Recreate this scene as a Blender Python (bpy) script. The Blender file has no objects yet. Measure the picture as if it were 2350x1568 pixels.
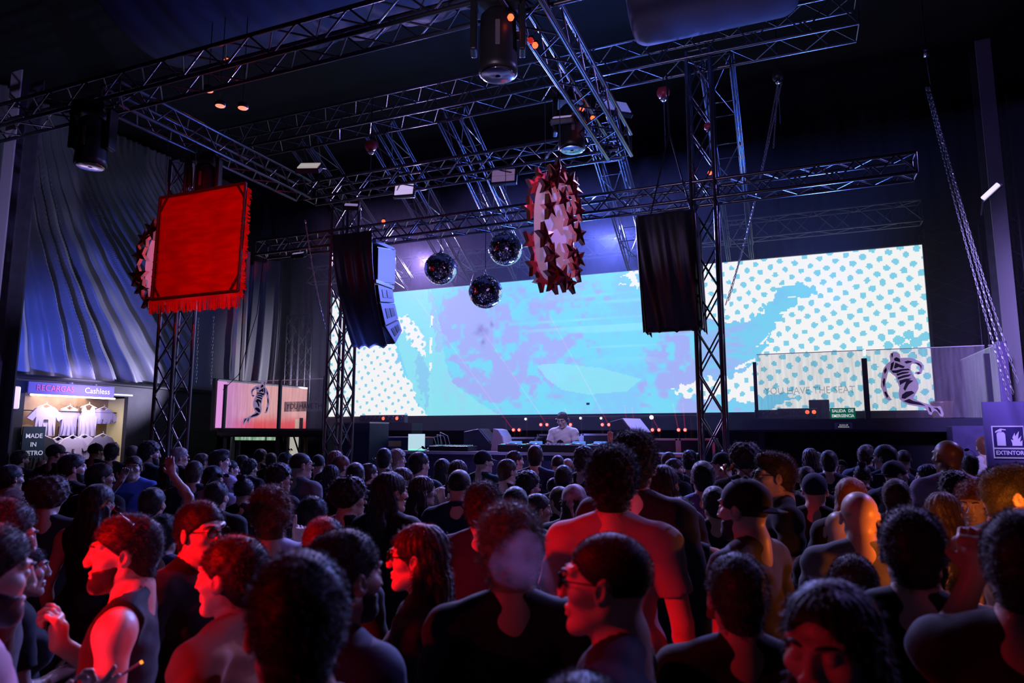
import bpy, bmesh, math, random
import numpy as np
from mathutils import Vector, Matrix, Euler
from math import pi, sin, cos, radians as R, tan, atan2, sqrt

random.seed(7); rng = np.random.default_rng(7)
SC = bpy.context.scene
COL = SC.collection
# ------------------------------------------------------------------ camera
CAM = Vector((0, 0, 1.95)); FPX = 1567.0; PITCH = R(7.67); YAW = R(22.2)
cd = bpy.data.cameras.new('camera'); cam = bpy.data.objects.new('camera', cd); COL.objects.link(cam)
cd.sensor_width = 36; cd.lens = FPX / 2350 * 36; cd.clip_start = .05; cd.clip_end = 200
cam.location = CAM; cam.rotation_euler = (pi / 2 + PITCH, 0, YAW)
cd.dof.use_dof = True; cd.dof.focus_distance = 9.0; cd.dof.aperture_fstop = 2.8
SC.camera = cam
SC.view_settings.view_transform = 'Standard'; SC.view_settings.look = 'None'
SC.view_settings.gamma = 1; SC.view_settings.exposure = 0.0; SC.view_settings.use_curve_mapping = False
SC.cycles.max_bounces = 5; SC.cycles.diffuse_bounces = 1; SC.cycles.glossy_bounces = 3
SC.cycles.transmission_bounces = 4; SC.cycles.transparent_max_bounces = 12
SC.cycles.use_denoising = True
SC.cycles.sample_clamp_indirect = 3.0
# ------------------------------------------------------------------ world
w = bpy.data.worlds.new('world'); SC.world = w; w.use_nodes = True
w.node_tree.nodes['Background'].inputs[0].default_value = (.012, .014, .06, 1)
w.node_tree.nodes['Background'].inputs[1].default_value = .012

MROT = Euler((pi / 2 + PITCH, 0, YAW)).to_matrix()
def ray(px, py):
    return (MROT @ Vector(((px - 1175) / FPX, -(py - 784) / FPX, -1))).normalized()
def atY(px, py, Y):
    d = ray(px, py); return CAM + d * ((Y - CAM.y) / d.y)
def atX(px, py, X):
    d = ray(px, py); return CAM + d * ((X - CAM.x) / d.x)
def atZ(px, py, Z):
    d = ray(px, py); return CAM + d * ((Z - CAM.z) / d.z)
def atD(px, py, D):      # forward depth D along the level viewing direction
    d = ray(px, py); f = Vector((-sin(YAW), cos(YAW), 0)); return CAM + d * (D / d.dot(f))

# ------------------------------------------------------------------ lights
def lamp(name, kind, loc, target, energy, color, size=.3, angle=60, blend=.5):
    l = bpy.data.lights.new(name, kind); l.energy = energy; l.color = color
    if kind == 'SPOT': l.spot_size = R(angle); l.spot_blend = blend; l.shadow_soft_size = size
    elif kind == 'AREA': l.size = size
    else: l.shadow_soft_size = size
    o = bpy.data.objects.new(name, l); COL.objects.link(o); o.location = loc
    if target is not None:
        o.rotation_euler = (Vector(target) - Vector(loc)).to_track_quat('-Z', 'Y').to_euler()
    return o
def cw(lat, fwd, z):     # viewer's right / forward / height -> world
    f = Vector((-sin(YAW), cos(YAW), 0)); r = Vector((cos(YAW), sin(YAW), 0))
    v = r * lat + f * fwd; return Vector((v.x, v.y, z))
lamp('red_spot', 'SPOT', cw(-2.55, 1.15, 2.3), cw(-1.2, 2.18, 1.5), 620, (1, .0012, .0006), .05, 38, .8)
lamp('red_low_fill', 'POINT', cw(-1.75, .72, 1.95), None, 26, (1, .0015, .001), .05)
lamp('red_banner_spot', 'SPOT', cw(-2.6, .2, 3.3), Vector((-6.54, 6.0, 4.2)), 1500, (1, .02, .01), .08, 17, .5)
lamp('red_ornament_spot', 'SPOT', cw(.2, 1.5, 6.4), cw(.55, 7.0, 3.4), 260, (1, .12, .06), .08, 24, .5)
lamp('orange_glow', 'POINT', cw(1.9, 2.8, 1.5), None, 11, (1, .20, .015), .04)
lamp('orange_glow_back', 'SPOT', cw(2.05, 2.2, 1.5), cw(2.55, 3.9, 1.6), 38, (1, .24, .02), .04, 52, .6)
lamp('orange_face_fill', 'SPOT', cw(1.42, 2.5, 2.4), cw(1.3, 3.4, 1.62), 80, (1, .18, .01), .03, 17, .5)  # added narrow fill, aimed to put orange on the glasses wearer's face
lamp('red_face_fill', 'SPOT', cw(-1.0, 1.7, 2.35), cw(.2, 1.66, 1.55), 40, (1, .002, .001), .03, 26, .8)  # added red fill for the face the other red lamps miss
lamp('blue_wash_stage', 'SPOT', Vector((-3.2, 13.4, 6.0)), cw(-.4, 4.0, 1.6), 4200, (.16, .22, 1), .12, 86, .6)
lamp('lavender_wash_stage', 'SPOT', Vector((-7.5, 13.2, 5.8)), cw(-1.2, 4.5, 1.6), 2300, (.50, .36, 1), .1, 90, .6)
lamp('blue_wash_right', 'SPOT', Vector((4.4, 9.6, 6.6)), cw(-.2, 4.0, 1.5), 1100, (.34, .26, 1), .1, 90, .6)
lamp('blue_truss_wash', 'SPOT', Vector((-3.5, 10.6, 2.7)), Vector((-3.6, 8.6, 6.6)), 800, (.07, .18, 1), .25, 92, .8)
lamp('blue_truss_wash', 'SPOT', Vector((-6.0, 9.0, 3.0)), Vector((-6.6, 6.6, 6.2)), 160, (.1, .16, 1), .25, 80, .8)
lamp('blue_truss_wash', 'SPOT', Vector((.6, 11.0, 3.6)), Vector((.4, 9.0, 6.8)), 600, (.09, .2, 1), .25, 92, .8)
lamp('white_curtain_wash', 'SPOT', Vector((-12.6, 13.0, 2.7)), Vector((-14.2, 10.4, 3.5)), 620, (.66, .6, 1), .05, 74, .9)
lamp('blue_curtain_wash', 'SPOT', Vector((-12.2, 7.9, 2.6)), Vector((-14.2, 9.9, 3.7)), 380, (.09, .14, 1), .05, 76, .9)
lamp('back_curtain_wash', 'SPOT', Vector((-10.8, 13.5, 3.3)), Vector((-12.4, 14.9, 3.6)), 260, (.8, .75, 1), .05, 80, .9)
lamp('left_column_wash', 'SPOT', Vector((-7.2, 3.2, 2.6)), Vector((-9.1, 5.3, 4.6)), 260, (.5, .42, 1), .05, 50, .9)
lamp('rim_wash_a', 'SPOT', Vector((-4.6, 8.6, 5.5)), cw(-.9, 2.2, 1.6), 800, (.42, .38, 1), .05, 56, .8)
lamp('rim_wash_b', 'SPOT', Vector((-1.9, 8.2, 5.4)), cw(.7, 2.2, 1.6), 800, (.42, .40, 1), .05, 60, .8)
lamp('ceiling_wash', 'SPOT', Vector((-3.0, 5.0, 3.6)), Vector((-2.6, 8.0, 8.8)), 45, (.2, .3, 1), .2, 62, .9)
lamp('front_truss_wash', 'SPOT', Vector((-1.9, 1.2, 3.4)), Vector((-1.9, 6.5, 5.9)), 260, (.8, .62, 1), .15, 45, .8)
lamp('stage_front_wash', 'SPOT', Vector((-2.6, 8.4, 4.7)), Vector((-3.3, 10.5, 1.9)), 230, (.62, .46, 1), .1, 60, .7)
lamp('right_wall_wash', 'SPOT', Vector((1.2, 6.2, 4.2)), Vector((3.9, 10.0, 3.0)), 2000, (.42, .30, 1), .2, 66, .8)

# ------------------------------------------------------------------ materials
MATS = {}
def mat(name, color, rough=.6, metal=0, emit=None, estr=1, noise=0, nscale=8, spec=.5, alpha=1, bump=0, trans=0, sheen=0, sss=0):
    if name in MATS: return MATS[name]
    m = bpy.data.materials.new(name); m.use_nodes = True; nt = m.node_tree
    b = nt.nodes['Principled BSDF']
    b.inputs['Base Color'].default_value = (*color, 1); b.inputs['Roughness'].default_value = rough
    b.inputs['Metallic'].default_value = metal; b.inputs['Specular IOR Level'].default_value = spec
    b.inputs['Alpha'].default_value = alpha; b.inputs['Transmission Weight'].default_value = trans
    if sheen: b.inputs['Sheen Weight'].default_value = sheen; b.inputs['Sheen Roughness'].default_value = .4
    if emit: b.inputs['Emission Color'].default_value = (*emit, 1); b.inputs['Emission Strength'].default_value = estr
    if noise or bump:
        tc = nt.nodes.new('ShaderNodeTexCoord'); n = nt.nodes.new('ShaderNodeTexNoise')
        n.inputs['Scale'].default_value = nscale; n.inputs['Detail'].default_value = 4
        nt.links.new(tc.outputs['Object'], n.inputs['Vector'])
    if noise:
        r = nt.nodes.new('ShaderNodeValToRGB')
        r.color_ramp.elements[0].position = .3; r.color_ramp.elements[1].position = .72
        r.color_ramp.elements[0].color = (*[c * (1 - noise) for c in color], 1)
        r.color_ramp.elements[1].color = (*[min(1, c * (1 + noise)) for c in color], 1)
        nt.links.new(n.outputs['Fac'], r.inputs[0]); nt.links.new(r.outputs[0], b.inputs['Base Color'])
    if bump:
        bp = nt.nodes.new('ShaderNodeBump'); bp.inputs['Strength'].default_value = bump; bp.inputs['Distance'].default_value = .01
        nt.links.new(n.outputs['Fac'], bp.inputs['Height']); nt.links.new(bp.outputs[0], b.inputs['Normal'])
    MATS[name] = m; return m
ALU = mat('truss_aluminium', (.17, .175, .2), .26, .9, noise=.12, nscale=14)
DARKM = mat('black_metal', (.02, .02, .024), .45, .3)
BLACKP = mat('black_plastic', (.015, .015, .018), .4)
BLACKC = mat('black_cloth', (.012, .012, .016), .85, bump=.3, nscale=30)
SATIN = mat('black_satin', (.02, .021, .03), .33, sheen=.3)
STEEL = mat('painted_steel', (.10, .11, .14), .45, .3, noise=.2)
WHITE = mat('white_paint', (.75, .75, .78), .5)
CHROME = mat('chrome', (.8, .8, .82), .12, 1)

# ------------------------------------------------------------------ object helpers
def link(name, me, m=None, parent=None, loc=None):
    o = bpy.data.objects.new(name, me); COL.objects.link(o)
    if m is not None and me is not None and len(me.materials) == 0: me.materials.append(m)
    if parent is not None: o.parent = parent
    if loc is not None: o.location = loc
    return o
def tag(o, label=None, cat=None, group=None, kind=None):
    if label: o['label'] = label
    if cat: o['category'] = cat
    if group: o['group'] = group
    if kind: o['kind'] = kind
    return o
def empty(name, loc, label, cat, group=None, rz=0):
    o = bpy.data.objects.new(name, None); COL.objects.link(o); o.location = loc; o.rotation_euler = (0, 0, rz)
    o.empty_display_size = .1
    return tag(o, label, cat, group)
class MB:
    def __init__(s): s.v = []; s.f = []
    def add(s, vs, fs):
        n = len(s.v); s.v += [tuple(v) for v in vs]; s.f += [tuple(i + n for i in f) for f in fs]; return s
    def box(s, c, d, M=None):
        c = Vector(c); vs = []
        for x in (-.5, .5):
            for y in (-.5, .5):
                for z in (-.5, .5):
                    p = Vector((x * d[0], y * d[1], z * d[2]))
                    if M is not None: p = M @ p
                    vs.append(c + p)
        return s.add(vs, [(0, 1, 3, 2), (4, 6, 7, 5), (0, 4, 5, 1), (2, 3, 7, 6), (0, 2, 6, 4), (1, 5, 7, 3)])
    def quad(s, a, b, c, d): return s.add([a, b, c, d], [(0, 1, 2, 3)])
    def tube(s, pts, r, n=8, cap=True, closed=False):
        pts = [Vector(p) for p in pts]; rs = r if isinstance(r, (list, tuple)) else [r] * len(pts)
        base = len(s.v); N = len(pts); up = None
        for i, p in enumerate(pts):
            a = pts[(i - 1) % N] if (i > 0 or closed) else p; b = pts[(i + 1) % N] if (i < N - 1 or closed) else p
            t = (b - a).normalized() if (b - a).length > 1e-9 else Vector((0, 0, 1))
            if up is None: up = t.orthogonal().normalized()
            u = (up - t * up.dot(t)); u = u.normalized() if u.length > 1e-6 else t.orthogonal().normalized(); up = u
            v = t.cross(u)
            for k in range(n):
                q = 2 * pi * k / n; s.v.append(tuple(p + (u * cos(q) + v * sin(q)) * rs[i]))
        for i in range(N if closed else N - 1):
            j = (i + 1) % N
            for k in range(n):
                k2 = (k + 1) % n
                s.f.append((base + i * n + k, base + i * n + k2, base + j * n + k2, base + j * n + k))
        if cap and not closed:
            s.f.append(tuple(base + k for k in range(n))[::-1]); s.f.append(tuple(base + (N - 1) * n + k for k in range(n)))
        return s
    def lathe(s, prof, n=16, c=(0, 0, 0), M=None):
        c = Vector(c); base = len(s.v)
        for (r, z) in prof:
            for k in range(n):
                p = Vector((r * cos(2 * pi * k / n), r * sin(2 * pi * k / n), z))
                if M is not None: p = M @ p
                s.v.append(tuple(c + p))
        for i in range(len(prof) - 1):
            for k in range(n):
                k2 = (k + 1) % n
                s.f.append((base + i * n + k, base + i * n + k2, base + (i + 1) * n + k2, base + (i + 1) * n + k))
        s.f.append(tuple(base + k for k in range(n))[::-1]); s.f.append(tuple(base + (len(prof) - 1) * n + k for k in range(n)))
        return s
    def prism(s, poly, y0, y1, M=None):     # poly in (x,z), extruded along y
        n = len(poly); vs = [Vector((x, y0, z)) for x, z in poly] + [Vector((x, y1, z)) for x, z in poly]
        if M is not None: vs = [M @ v for v in vs]
        return s.add(vs, [tuple(range(n)), tuple(range(n, 2 * n))[::-1]] + [(i, i + n, (i + 1) % n + n, (i + 1) % n) for i in range(n)])
    def mesh(s, name='mesh', smooth=False):
        me = bpy.data.meshes.new(name); me.from_pydata(s.v, [], s.f); me.update()
        bm = bmesh.new(); bm.from_mesh(me); bmesh.ops.recalc_face_normals(bm, faces=bm.faces); bm.to_mesh(me); bm.free()
        if smooth: me.polygons.foreach_set('use_smooth', [True] * len(me.polygons))
        return me
    def obj(s, name, m, parent=None, loc=None, smooth=False, rot=None):
        o = link(name, s.mesh(name, smooth), m, parent, loc)
        if rot is not None: o.rotation_euler = rot
        return o
def bev(o, w=.01, seg=2):
    m = o.modifiers.new('bevel', 'BEVEL'); m.width = w; m.segments = seg; m.limit_method = 'ANGLE'; return o
def struct(o): o['kind'] = 'structure'; return o
def text(name, s, size, m, parent, M, ext=.002, bold=0, align='CENTER', font=None, sx=1):
    cu = bpy.data.curves.new(name, 'FONT'); cu.body = s; cu.size = size; cu.extrude = ext; cu.align_x = align; cu.align_y = 'CENTER'
    cu.offset = bold; cu.resolution_u = 3
    t = bpy.data.objects.new('tmp', cu); COL.objects.link(t)
    dg = bpy.context.evaluated_depsgraph_get(); dg.update()
    me = bpy.data.meshes.new_from_object(t.evaluated_get(dg)); bpy.data.objects.remove(t)
    me.materials.clear(); o = link(name, me, m, parent); o.matrix_local = M @ Matrix.Diagonal((sx, 1, 1, 1)); return o
# unit bar along +Z used by every strut, shared mesh data
_bar = {}
def bar(name, a, b, r, m, parent, n=6):
    a = Vector(a); b = Vector(b); key = (m.name, n)
    if key not in _bar:
        me = MB().tube([(0, 0, 0), (0, 0, 1)], 1, n).mesh('bar', True); me.materials.append(m); _bar[key] = me
    o = bpy.data.objects.new(name, _bar[key]); COL.objects.link(o); o.parent = parent
    q = (b - a).to_track_quat('Z', 'Y')
    o.matrix_local = Matrix.Translation(a) @ q.to_matrix().to_4x4() @ Matrix.Diagonal((r, r, (b - a).length, 1))
    return o
def vnoise(shape, cells, seed):
    r = np.random.default_rng(seed); g = r.random((cells[0] + 2, cells[1] + 2))
    y = np.linspace(0, cells[0], shape[0]); x = np.linspace(0, cells[1], shape[1])
    yi = y.astype(int); xi = x.astype(int); fy = y - yi; fx = x - xi
    fy = (fy * fy * (3 - 2 * fy))[:, None]; fx = (fx * fx * (3 - 2 * fx))[None, :]
    a = g[np.ix_(yi, xi)]; b = g[np.ix_(yi, xi + 1)]; c = g[np.ix_(yi + 1, xi)]; d = g[np.ix_(yi + 1, xi + 1)]
    return (a * (1 - fx) + b * fx) * (1 - fy) + (c * (1 - fx) + d * fx) * fy
def inpoly(x, y, poly):
    ins = np.zeros(x.shape, bool); n = len(poly)
    for i in range(n):
        x1, y1 = poly[i]; x2, y2 = poly[(i + 1) % n]
        if y1 == y2: continue
        c = ((y1 > y) != (y2 > y)) & (x < (x2 - x1) * (y - y1) / (y2 - y1) + x1); ins ^= c
    return ins
def s2l(c): return tuple((v / 255 / 12.92) if v <= 10 else ((v / 255 + .055) / 1.055) ** 2.4 for v in c)
# ================================================================== STRUCTURE
FLOORM = mat('dark_floor', (.018, .018, .022), .5, noise=.5, nscale=3)
struct(MB().box((-3, 7, -.05), (30, 26, .1)).obj('floor', FLOORM))
BACKC = mat('backdrop_cloth', (.016, .018, .04), .8, noise=.3, nscale=2)
def cloth_sheet(name, m, f, nu, nv, parent=None, thick=.012):
    vs = [f(i / nu, j / nv) for j in range(nv + 1) for i in range(nu + 1)]
    fs = [(j * (nu + 1) + i, j * (nu + 1) + i + 1, (j + 1) * (nu + 1) + i + 1, (j + 1) * (nu + 1) + i) for j in range(nv) for i in range(nu)]
    me = bpy.data.meshes.new(name); me.from_pydata([tuple(v) for v in vs], [], fs); me.update()
    me.polygons.foreach_set('use_smooth', [True] * len(fs))
    o = link(name, me, m, parent)
    if thick: s = o.modifiers.new('thickness', 'SOLIDIFY'); s.thickness = thick
    return o
def backf(u, v):
    x = -15.5 + 24.5 * u
    return (x, 15.9 + .06 * sin(x * 9) + .03 * sin(x * 23 + 2 * v), 9.4 * v)
struct(cloth_sheet('wall_back', BACKC, backf, 420, 4))
struct(MB().box((9.2, 6, 4.7), (.1, 20, 9.4)).obj('wall_right', BACKC))
struct(MB().box((-3, -5.2, 4.7), (25, .1, 9.4)).obj('wall_front', BLACKC))
struct(MB().box((-14.9, 5.4, 4.7), (.1, 21.5, 9.4)).obj('wall_left', BLACKC))
CEIL = mat('tent_roof_cloth', (.010, .011, .018), .8, noise=.3, nscale=1.2)
def ceilf(u, v):
    x = -15 + 24.3 * u; y = -5.2 + 21.2 * v
    return (x, y, 9.2 - .35 * abs(sin(y * 1.1)) * (0.6 + .4 * sin(x * .4)))
struct(cloth_sheet('ceiling', CEIL, ceilf, 80, 120))
# black rear masking under and beside the led wall
struct(MB().box((-4.25, 14.75, 1.18), (13.6, .3, 2.36)).obj('trim_1', mat('stage_skirt', (.018, .022, .06), .7)))

# ---- satin curtain on the left wall, diagonal swags
def curtain_mat():
    m = mat('satin_curtain', (.26, .27, .32), .42, spec=.6); return m
def curf(u, v):
    # u along Y from near to far, v up; folds drop from the top and sweep towards the far lower corner
    y = 2.5 + 12.0 * u; z = 3.08 + 5.9 * v - .10 * sin(pi * u)
    h = max(0, 8.7 - z) ** 1.5
    q = (y - 8.1) / (h + 4.5)
    a = min(1, max(0, (12.9 - y + (z - 3.1) * .25) / 1.6)) * (.25 + .75 * min(1, max(0, (7.8 - z) / 2.6)))
    ph = q * 165 + 1.6 * sin(q * 37 + 1) + .6 * sin(z * 1.1)
    s = sin(ph)
    x = -14.3 + .15 * a * (s * abs(s) ** .3) + .06 * a * sin(ph * 2.17 + z * .4) + .05 * a * sin(ph * .41 + 1)
    x += .02 * sin(y * 2.2 + z * 2.6) + .012 * sin(z * 7 - y * 1.5)
    return (x, y, z)
cur = cloth_sheet('satin_curtain', curtain_mat(), curf, 420, 160)
tag(cur, 'blue grey satin curtain gathered in diagonal folds above the shirt booth', 'curtain')
def cur2(u, v):
    a = atY(560, 780, 14.9); b = atY(655, 780, 14.9)
    x = a.x + (b.x - a.x) * u * (1 - .12 * v); z = 2.2 + 4.6 * v
    ph = u * 17 + 5.5 * (1 - v) * (1 - v) * (1 - u)
    return (x - .35 * (1 - v) * (1 - v) * u, 14.9 + .11 * sin(ph) + .05 * sin(ph * 2.1), z)
cur = cloth_sheet('satin_curtain', curtain_mat(), cur2, 120, 60)
MB().tube([(-13.3, 14.9, 6.8), (-11.4, 14.9, 6.8)], .03).tube([(-12.9, 14.9, 6.8), (-12.9, 14.9, 9)], .01).tube([(-11.6, 14.9, 6.8), (-11.6, 14.9, 9)], .01).obj('hanging_rail', DARKM, cur)
tag(cur, 'narrow pale satin curtain hanging in vertical folds behind the pink screen', 'curtain')

# ---- ceiling swags of cloth
SWAG = mat('swag_cloth', (.085, .09, .15), .75)
def swagA(u, v):
    x = -8.8 + 8.6 * u; y = 5.4 + 3.2 * v
    return (x, y, 8.75 - 1.05 * sin(pi * v) ** .8 + .04 * sin(x * 6) - .25 * sin(pi * u) + .02 * sin(x * 15))
tag(cloth_sheet('ceiling_drape', SWAG, swagA, 120, 40), 'wide dark blue cloth sagging under the tent roof left of centre', 'drape', None)
def swagB(u, v):
    a = atY(1462 if v < .5 else 1462, 135, 8.5); b = atY(1838, 90, 8.5)
    x = a.x + (b.x - a.x) * u
    e = min(1, min(u, 1 - u) * 9); c = .22 * (1 - sqrt(max(0, 1 - (1 - e) ** 2)))
    zb = 6.93 + c
    if v < .5: t = v * 2; return (x, 8.3 - 1.2 * (1 - t) , zb + (1 - t) ** 2 * 2.2 + .02 * sin(x * 11))
    t = v * 2 - 1; return (x, 8.3 + .35 * sin(pi * t * .5), zb + .9 * t * t + t * .9)
tag(cloth_sheet('ceiling_drape', SWAG, swagB, 60, 40), 'lavender lit roll of cloth with rounded lower edge at the top right of centre', 'drape')
def swagC(u, v):
    a = atY(1848, 0, 8.6); b = atY(2175, -20, 8.6)
    x = a.x + (b.x - a.x) * u; sag = sin(pi * min(1, u * .96)) ** .75
    z = 8.05 - sag * .62 * (1 - v) + v * .4 + (1 - u) * .0
    return (x, 8.2 + v * .9 + .035 * sin(v * 34 + u * 3) * (1 - u), z + .03 * sin(v * 30 + u * 4) * (1 - u))
tag(cloth_sheet('ceiling_drape', SWAG, swagC, 60, 60), 'sagging dark cloth bag with gathered left end at the top right', 'drape')

# ================================================================== TRUSS
def truss(name, a, b, wdt, hgt, label, group=None, up=(0, 0, 1), bay=.5, r=.024, rb=.011, style='zig', m=None, tri=False, cat='truss', double=0):
    a = Vector(a); b = Vector(b); m = m or ALU
    root = empty(name, a, label, cat, group)
    t = (b - a).normalized(); up = Vector(up); s = t.cross(up).normalized(); u = s.cross(t).normalized(); L = (b - a).length
    offs = [(-wdt / 2, -hgt / 2), (wdt / 2, -hgt / 2), (wdt / 2, hgt / 2), (-wdt / 2, hgt / 2)]
    if tri: offs = [(-wdt / 2, hgt / 2), (wdt / 2, hgt / 2), (0, -hgt / 2)]
    for (ox, oz) in offs:
        p = s * ox + u * oz
        bar('chord', p, p + t * L, r, m, root, 8)
        if double: q = p + s * double; bar('chord', q, q + t * L, r * .7, m, root, 8)
    n = max(1, round(L / bay)); k = len(offs)
    for fi in range(k):
        p = s * offs[fi][0] + u * offs[fi][1]; q = s * offs[(fi + 1) % k][0] + u * offs[(fi + 1) % k][1]
        for i in range(n):
            x0 = t * (L * i / n); x1 = t * (L * (i + 1) / n); xm = t * (L * (i + .5) / n)
            if style == 'zig':
                bar('brace', p + x0, q + xm, rb, m, root, 5); bar('brace', q + xm, p + x1, rb, m, root, 5)
            elif style == 'x':
                bar('brace', p + x0, q + x1, rb, m, root, 5)
                if fi % 2 == 0 or True: bar('brace', q + x0, p + x1, rb, m, root, 5)
            elif style == 'ladder':
                bar('brace', p + x0, q + x0, rb, m, root, 5)
                if i % 2 == 0: bar('brace', p + x0, q + x1, rb, m, root, 5)
        bar('brace', p, q, rb, m, root, 5); bar('brace', p + t * L, q + t * L, rb, m, root, 5)
    # end plates
    return root
DTR = mat('dark_truss', (.10, .105, .13), .35, .7)
truss('lighting_truss', (-8.35, 9, 5.1), (1.5, 9, 5.1), .29, .24, 'long aluminium truss crossing in front of the led wall between both towers', bay=.42)
truss('lighting_truss', (-7.2, 8.8, 5.88), (-2.0, 8.8, 5.88), .3, .28, 'far side of the overhead frame with panel lights and disco balls below', 'overhead truss frame', bay=.5)
truss('lighting_truss', (-10.2, 5.2, 5.88), (-.4, 5.2, 5.88), .3, .28, 'near side of the overhead frame running along the top left edge', 'overhead truss frame', bay=.6)
truss('lighting_truss', (-7.2, 5.2, 5.88), (-7.2, 8.65, 5.88), .3, .28, 'left side of the overhead frame above the red banner', 'overhead truss frame', bay=.5)
truss('lighting_truss', (-1.97, 3.2, 5.78), (-1.97, 8.65, 5.78), .32, .3, 'right side of the overhead frame with thick bright tubes pointing at the camera', 'overhead truss frame', bay=.55, r=.03)
truss('lighting_truss', (-9.4, 9.0, 7.14), (1.0, 9.0, 7.14), .42, .42, 'high blue lit truss under the tent roof behind the frame', bay=.62)
for (x0, lab) in ((-7.6, 'sloping roof truss leftmost of five behind the disco balls'), (-6.1, 'sloping roof truss passing behind the left panel light'),
                  (-4.75, 'sloping roof truss passing behind the second panel light'), (-2.5, 'sloping roof truss right of the star ornament'), (-.72, 'sloping roof truss behind the right tower')):
    truss('roof_truss', (x0, 9.1, 6.95), (x0, 12.35, 5.1), .38, .34, lab, 'sloping roof trusses', bay=.8, r=.018, rb=.009, style='ladder', double=.04)
truss('header_truss', (-11, 13.6, 5.85), (2.3, 13.6, 5.85), .3, .38, 'dim header truss just above the top of the led wall', bay=.7, r=.02, rb=.01, m=DTR)
_h = [o for o in bpy.data.objects if o.name.startswith('header_truss')][0]
for x in (.3, 4.5, 8.8, 13.0): bar('hanger', (x, 0, .2), (x, 0, 3.1), .008, DARKM, _h)
# towers
truss('truss_tower', (-.93, 9.0, 0), (-.93, 9.0, 7.05), .3, .3, 'tall truss tower in front of the right part of the led wall', up=(0, 1, 0), bay=.56, r=.027, style='x')
truss('truss_tower', (-6.62, 9.0, 0), (-6.62, 9.0, 5.62), .3, .3, 'truss tower beside the left speaker array', up=(0, 1, 0), bay=.42, r=.025, style='x')
truss('truss_tower', (-7.72, 6.8, 0), (-7.72, 6.8, 5.74), .3, .3, 'truss tower below the hanging red banner', up=(0, 1, 0), bay=.40, r=.025, style='x', m=DTR)
truss('truss_tower', atX(2345, 960, 3.75) * 1 - Vector((0, 0, 2.1)), Vector((3.75, atX(2345, 960, 3.75).y, 8.2)), .4, .4, 'dark lattice tower at the right edge', up=(0, 1, 0), bay=.6, r=.025, m=DTR)
for px, lab in ((700, 'thin rear truss upright second from the pale curtain'), (670, 'thin rear truss upright closest to the pale curtain')):
    p = atY(px, 800, 14.6); truss('rear_upright', (p.x, 14.6, 0), (p.x, 14.6, 5.1), .22, .22, lab, 'thin rear truss uprights', up=(0, 1, 0), bay=.55, r=.014, rb=.005, m=DTR)
p = atY(2190, 700, 15.2); truss('rear_upright', (p.x, 15.2, 0), (p.x, 15.2, 5.9), .9, .5, 'thin rear truss upright right of the led wall', up=(0, 1, 0), bay=.9, r=.018, rb=.006, m=DTR)

# ================================================================== STEEL COLUMNS
def column(px, py, X, label, w=.34, h=9, sgn=1):
    p = atX(px, py, X); r = empty('steel_column', (X, p.y, 0), label, 'column')
    MB().box((0, 0, h / 2), (.02, w, h)).obj('web', STEEL, r)
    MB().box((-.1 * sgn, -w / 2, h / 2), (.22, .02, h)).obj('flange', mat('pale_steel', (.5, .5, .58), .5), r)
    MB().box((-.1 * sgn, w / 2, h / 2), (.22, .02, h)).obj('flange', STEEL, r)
    MB().box((0, 0, .01), (.4, w + .1, .02)).obj('base_plate', STEEL, r)
    return r
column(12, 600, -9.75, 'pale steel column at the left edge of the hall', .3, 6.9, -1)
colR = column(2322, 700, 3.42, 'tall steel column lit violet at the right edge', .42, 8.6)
p = atX(548, 700, -13.9); tg = empty('tent_post', (-13.9, p.y, 0), 'white tent post between the two satin curtains', 'post')
MB().box((0, 0, 3.5), (.12, .16, 7.0)).obj('post', WHITE, tg); MB().box((.0, .26, 3.5), (.1, .05, 7.0)).obj('guide_rail', WHITE, tg)

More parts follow.
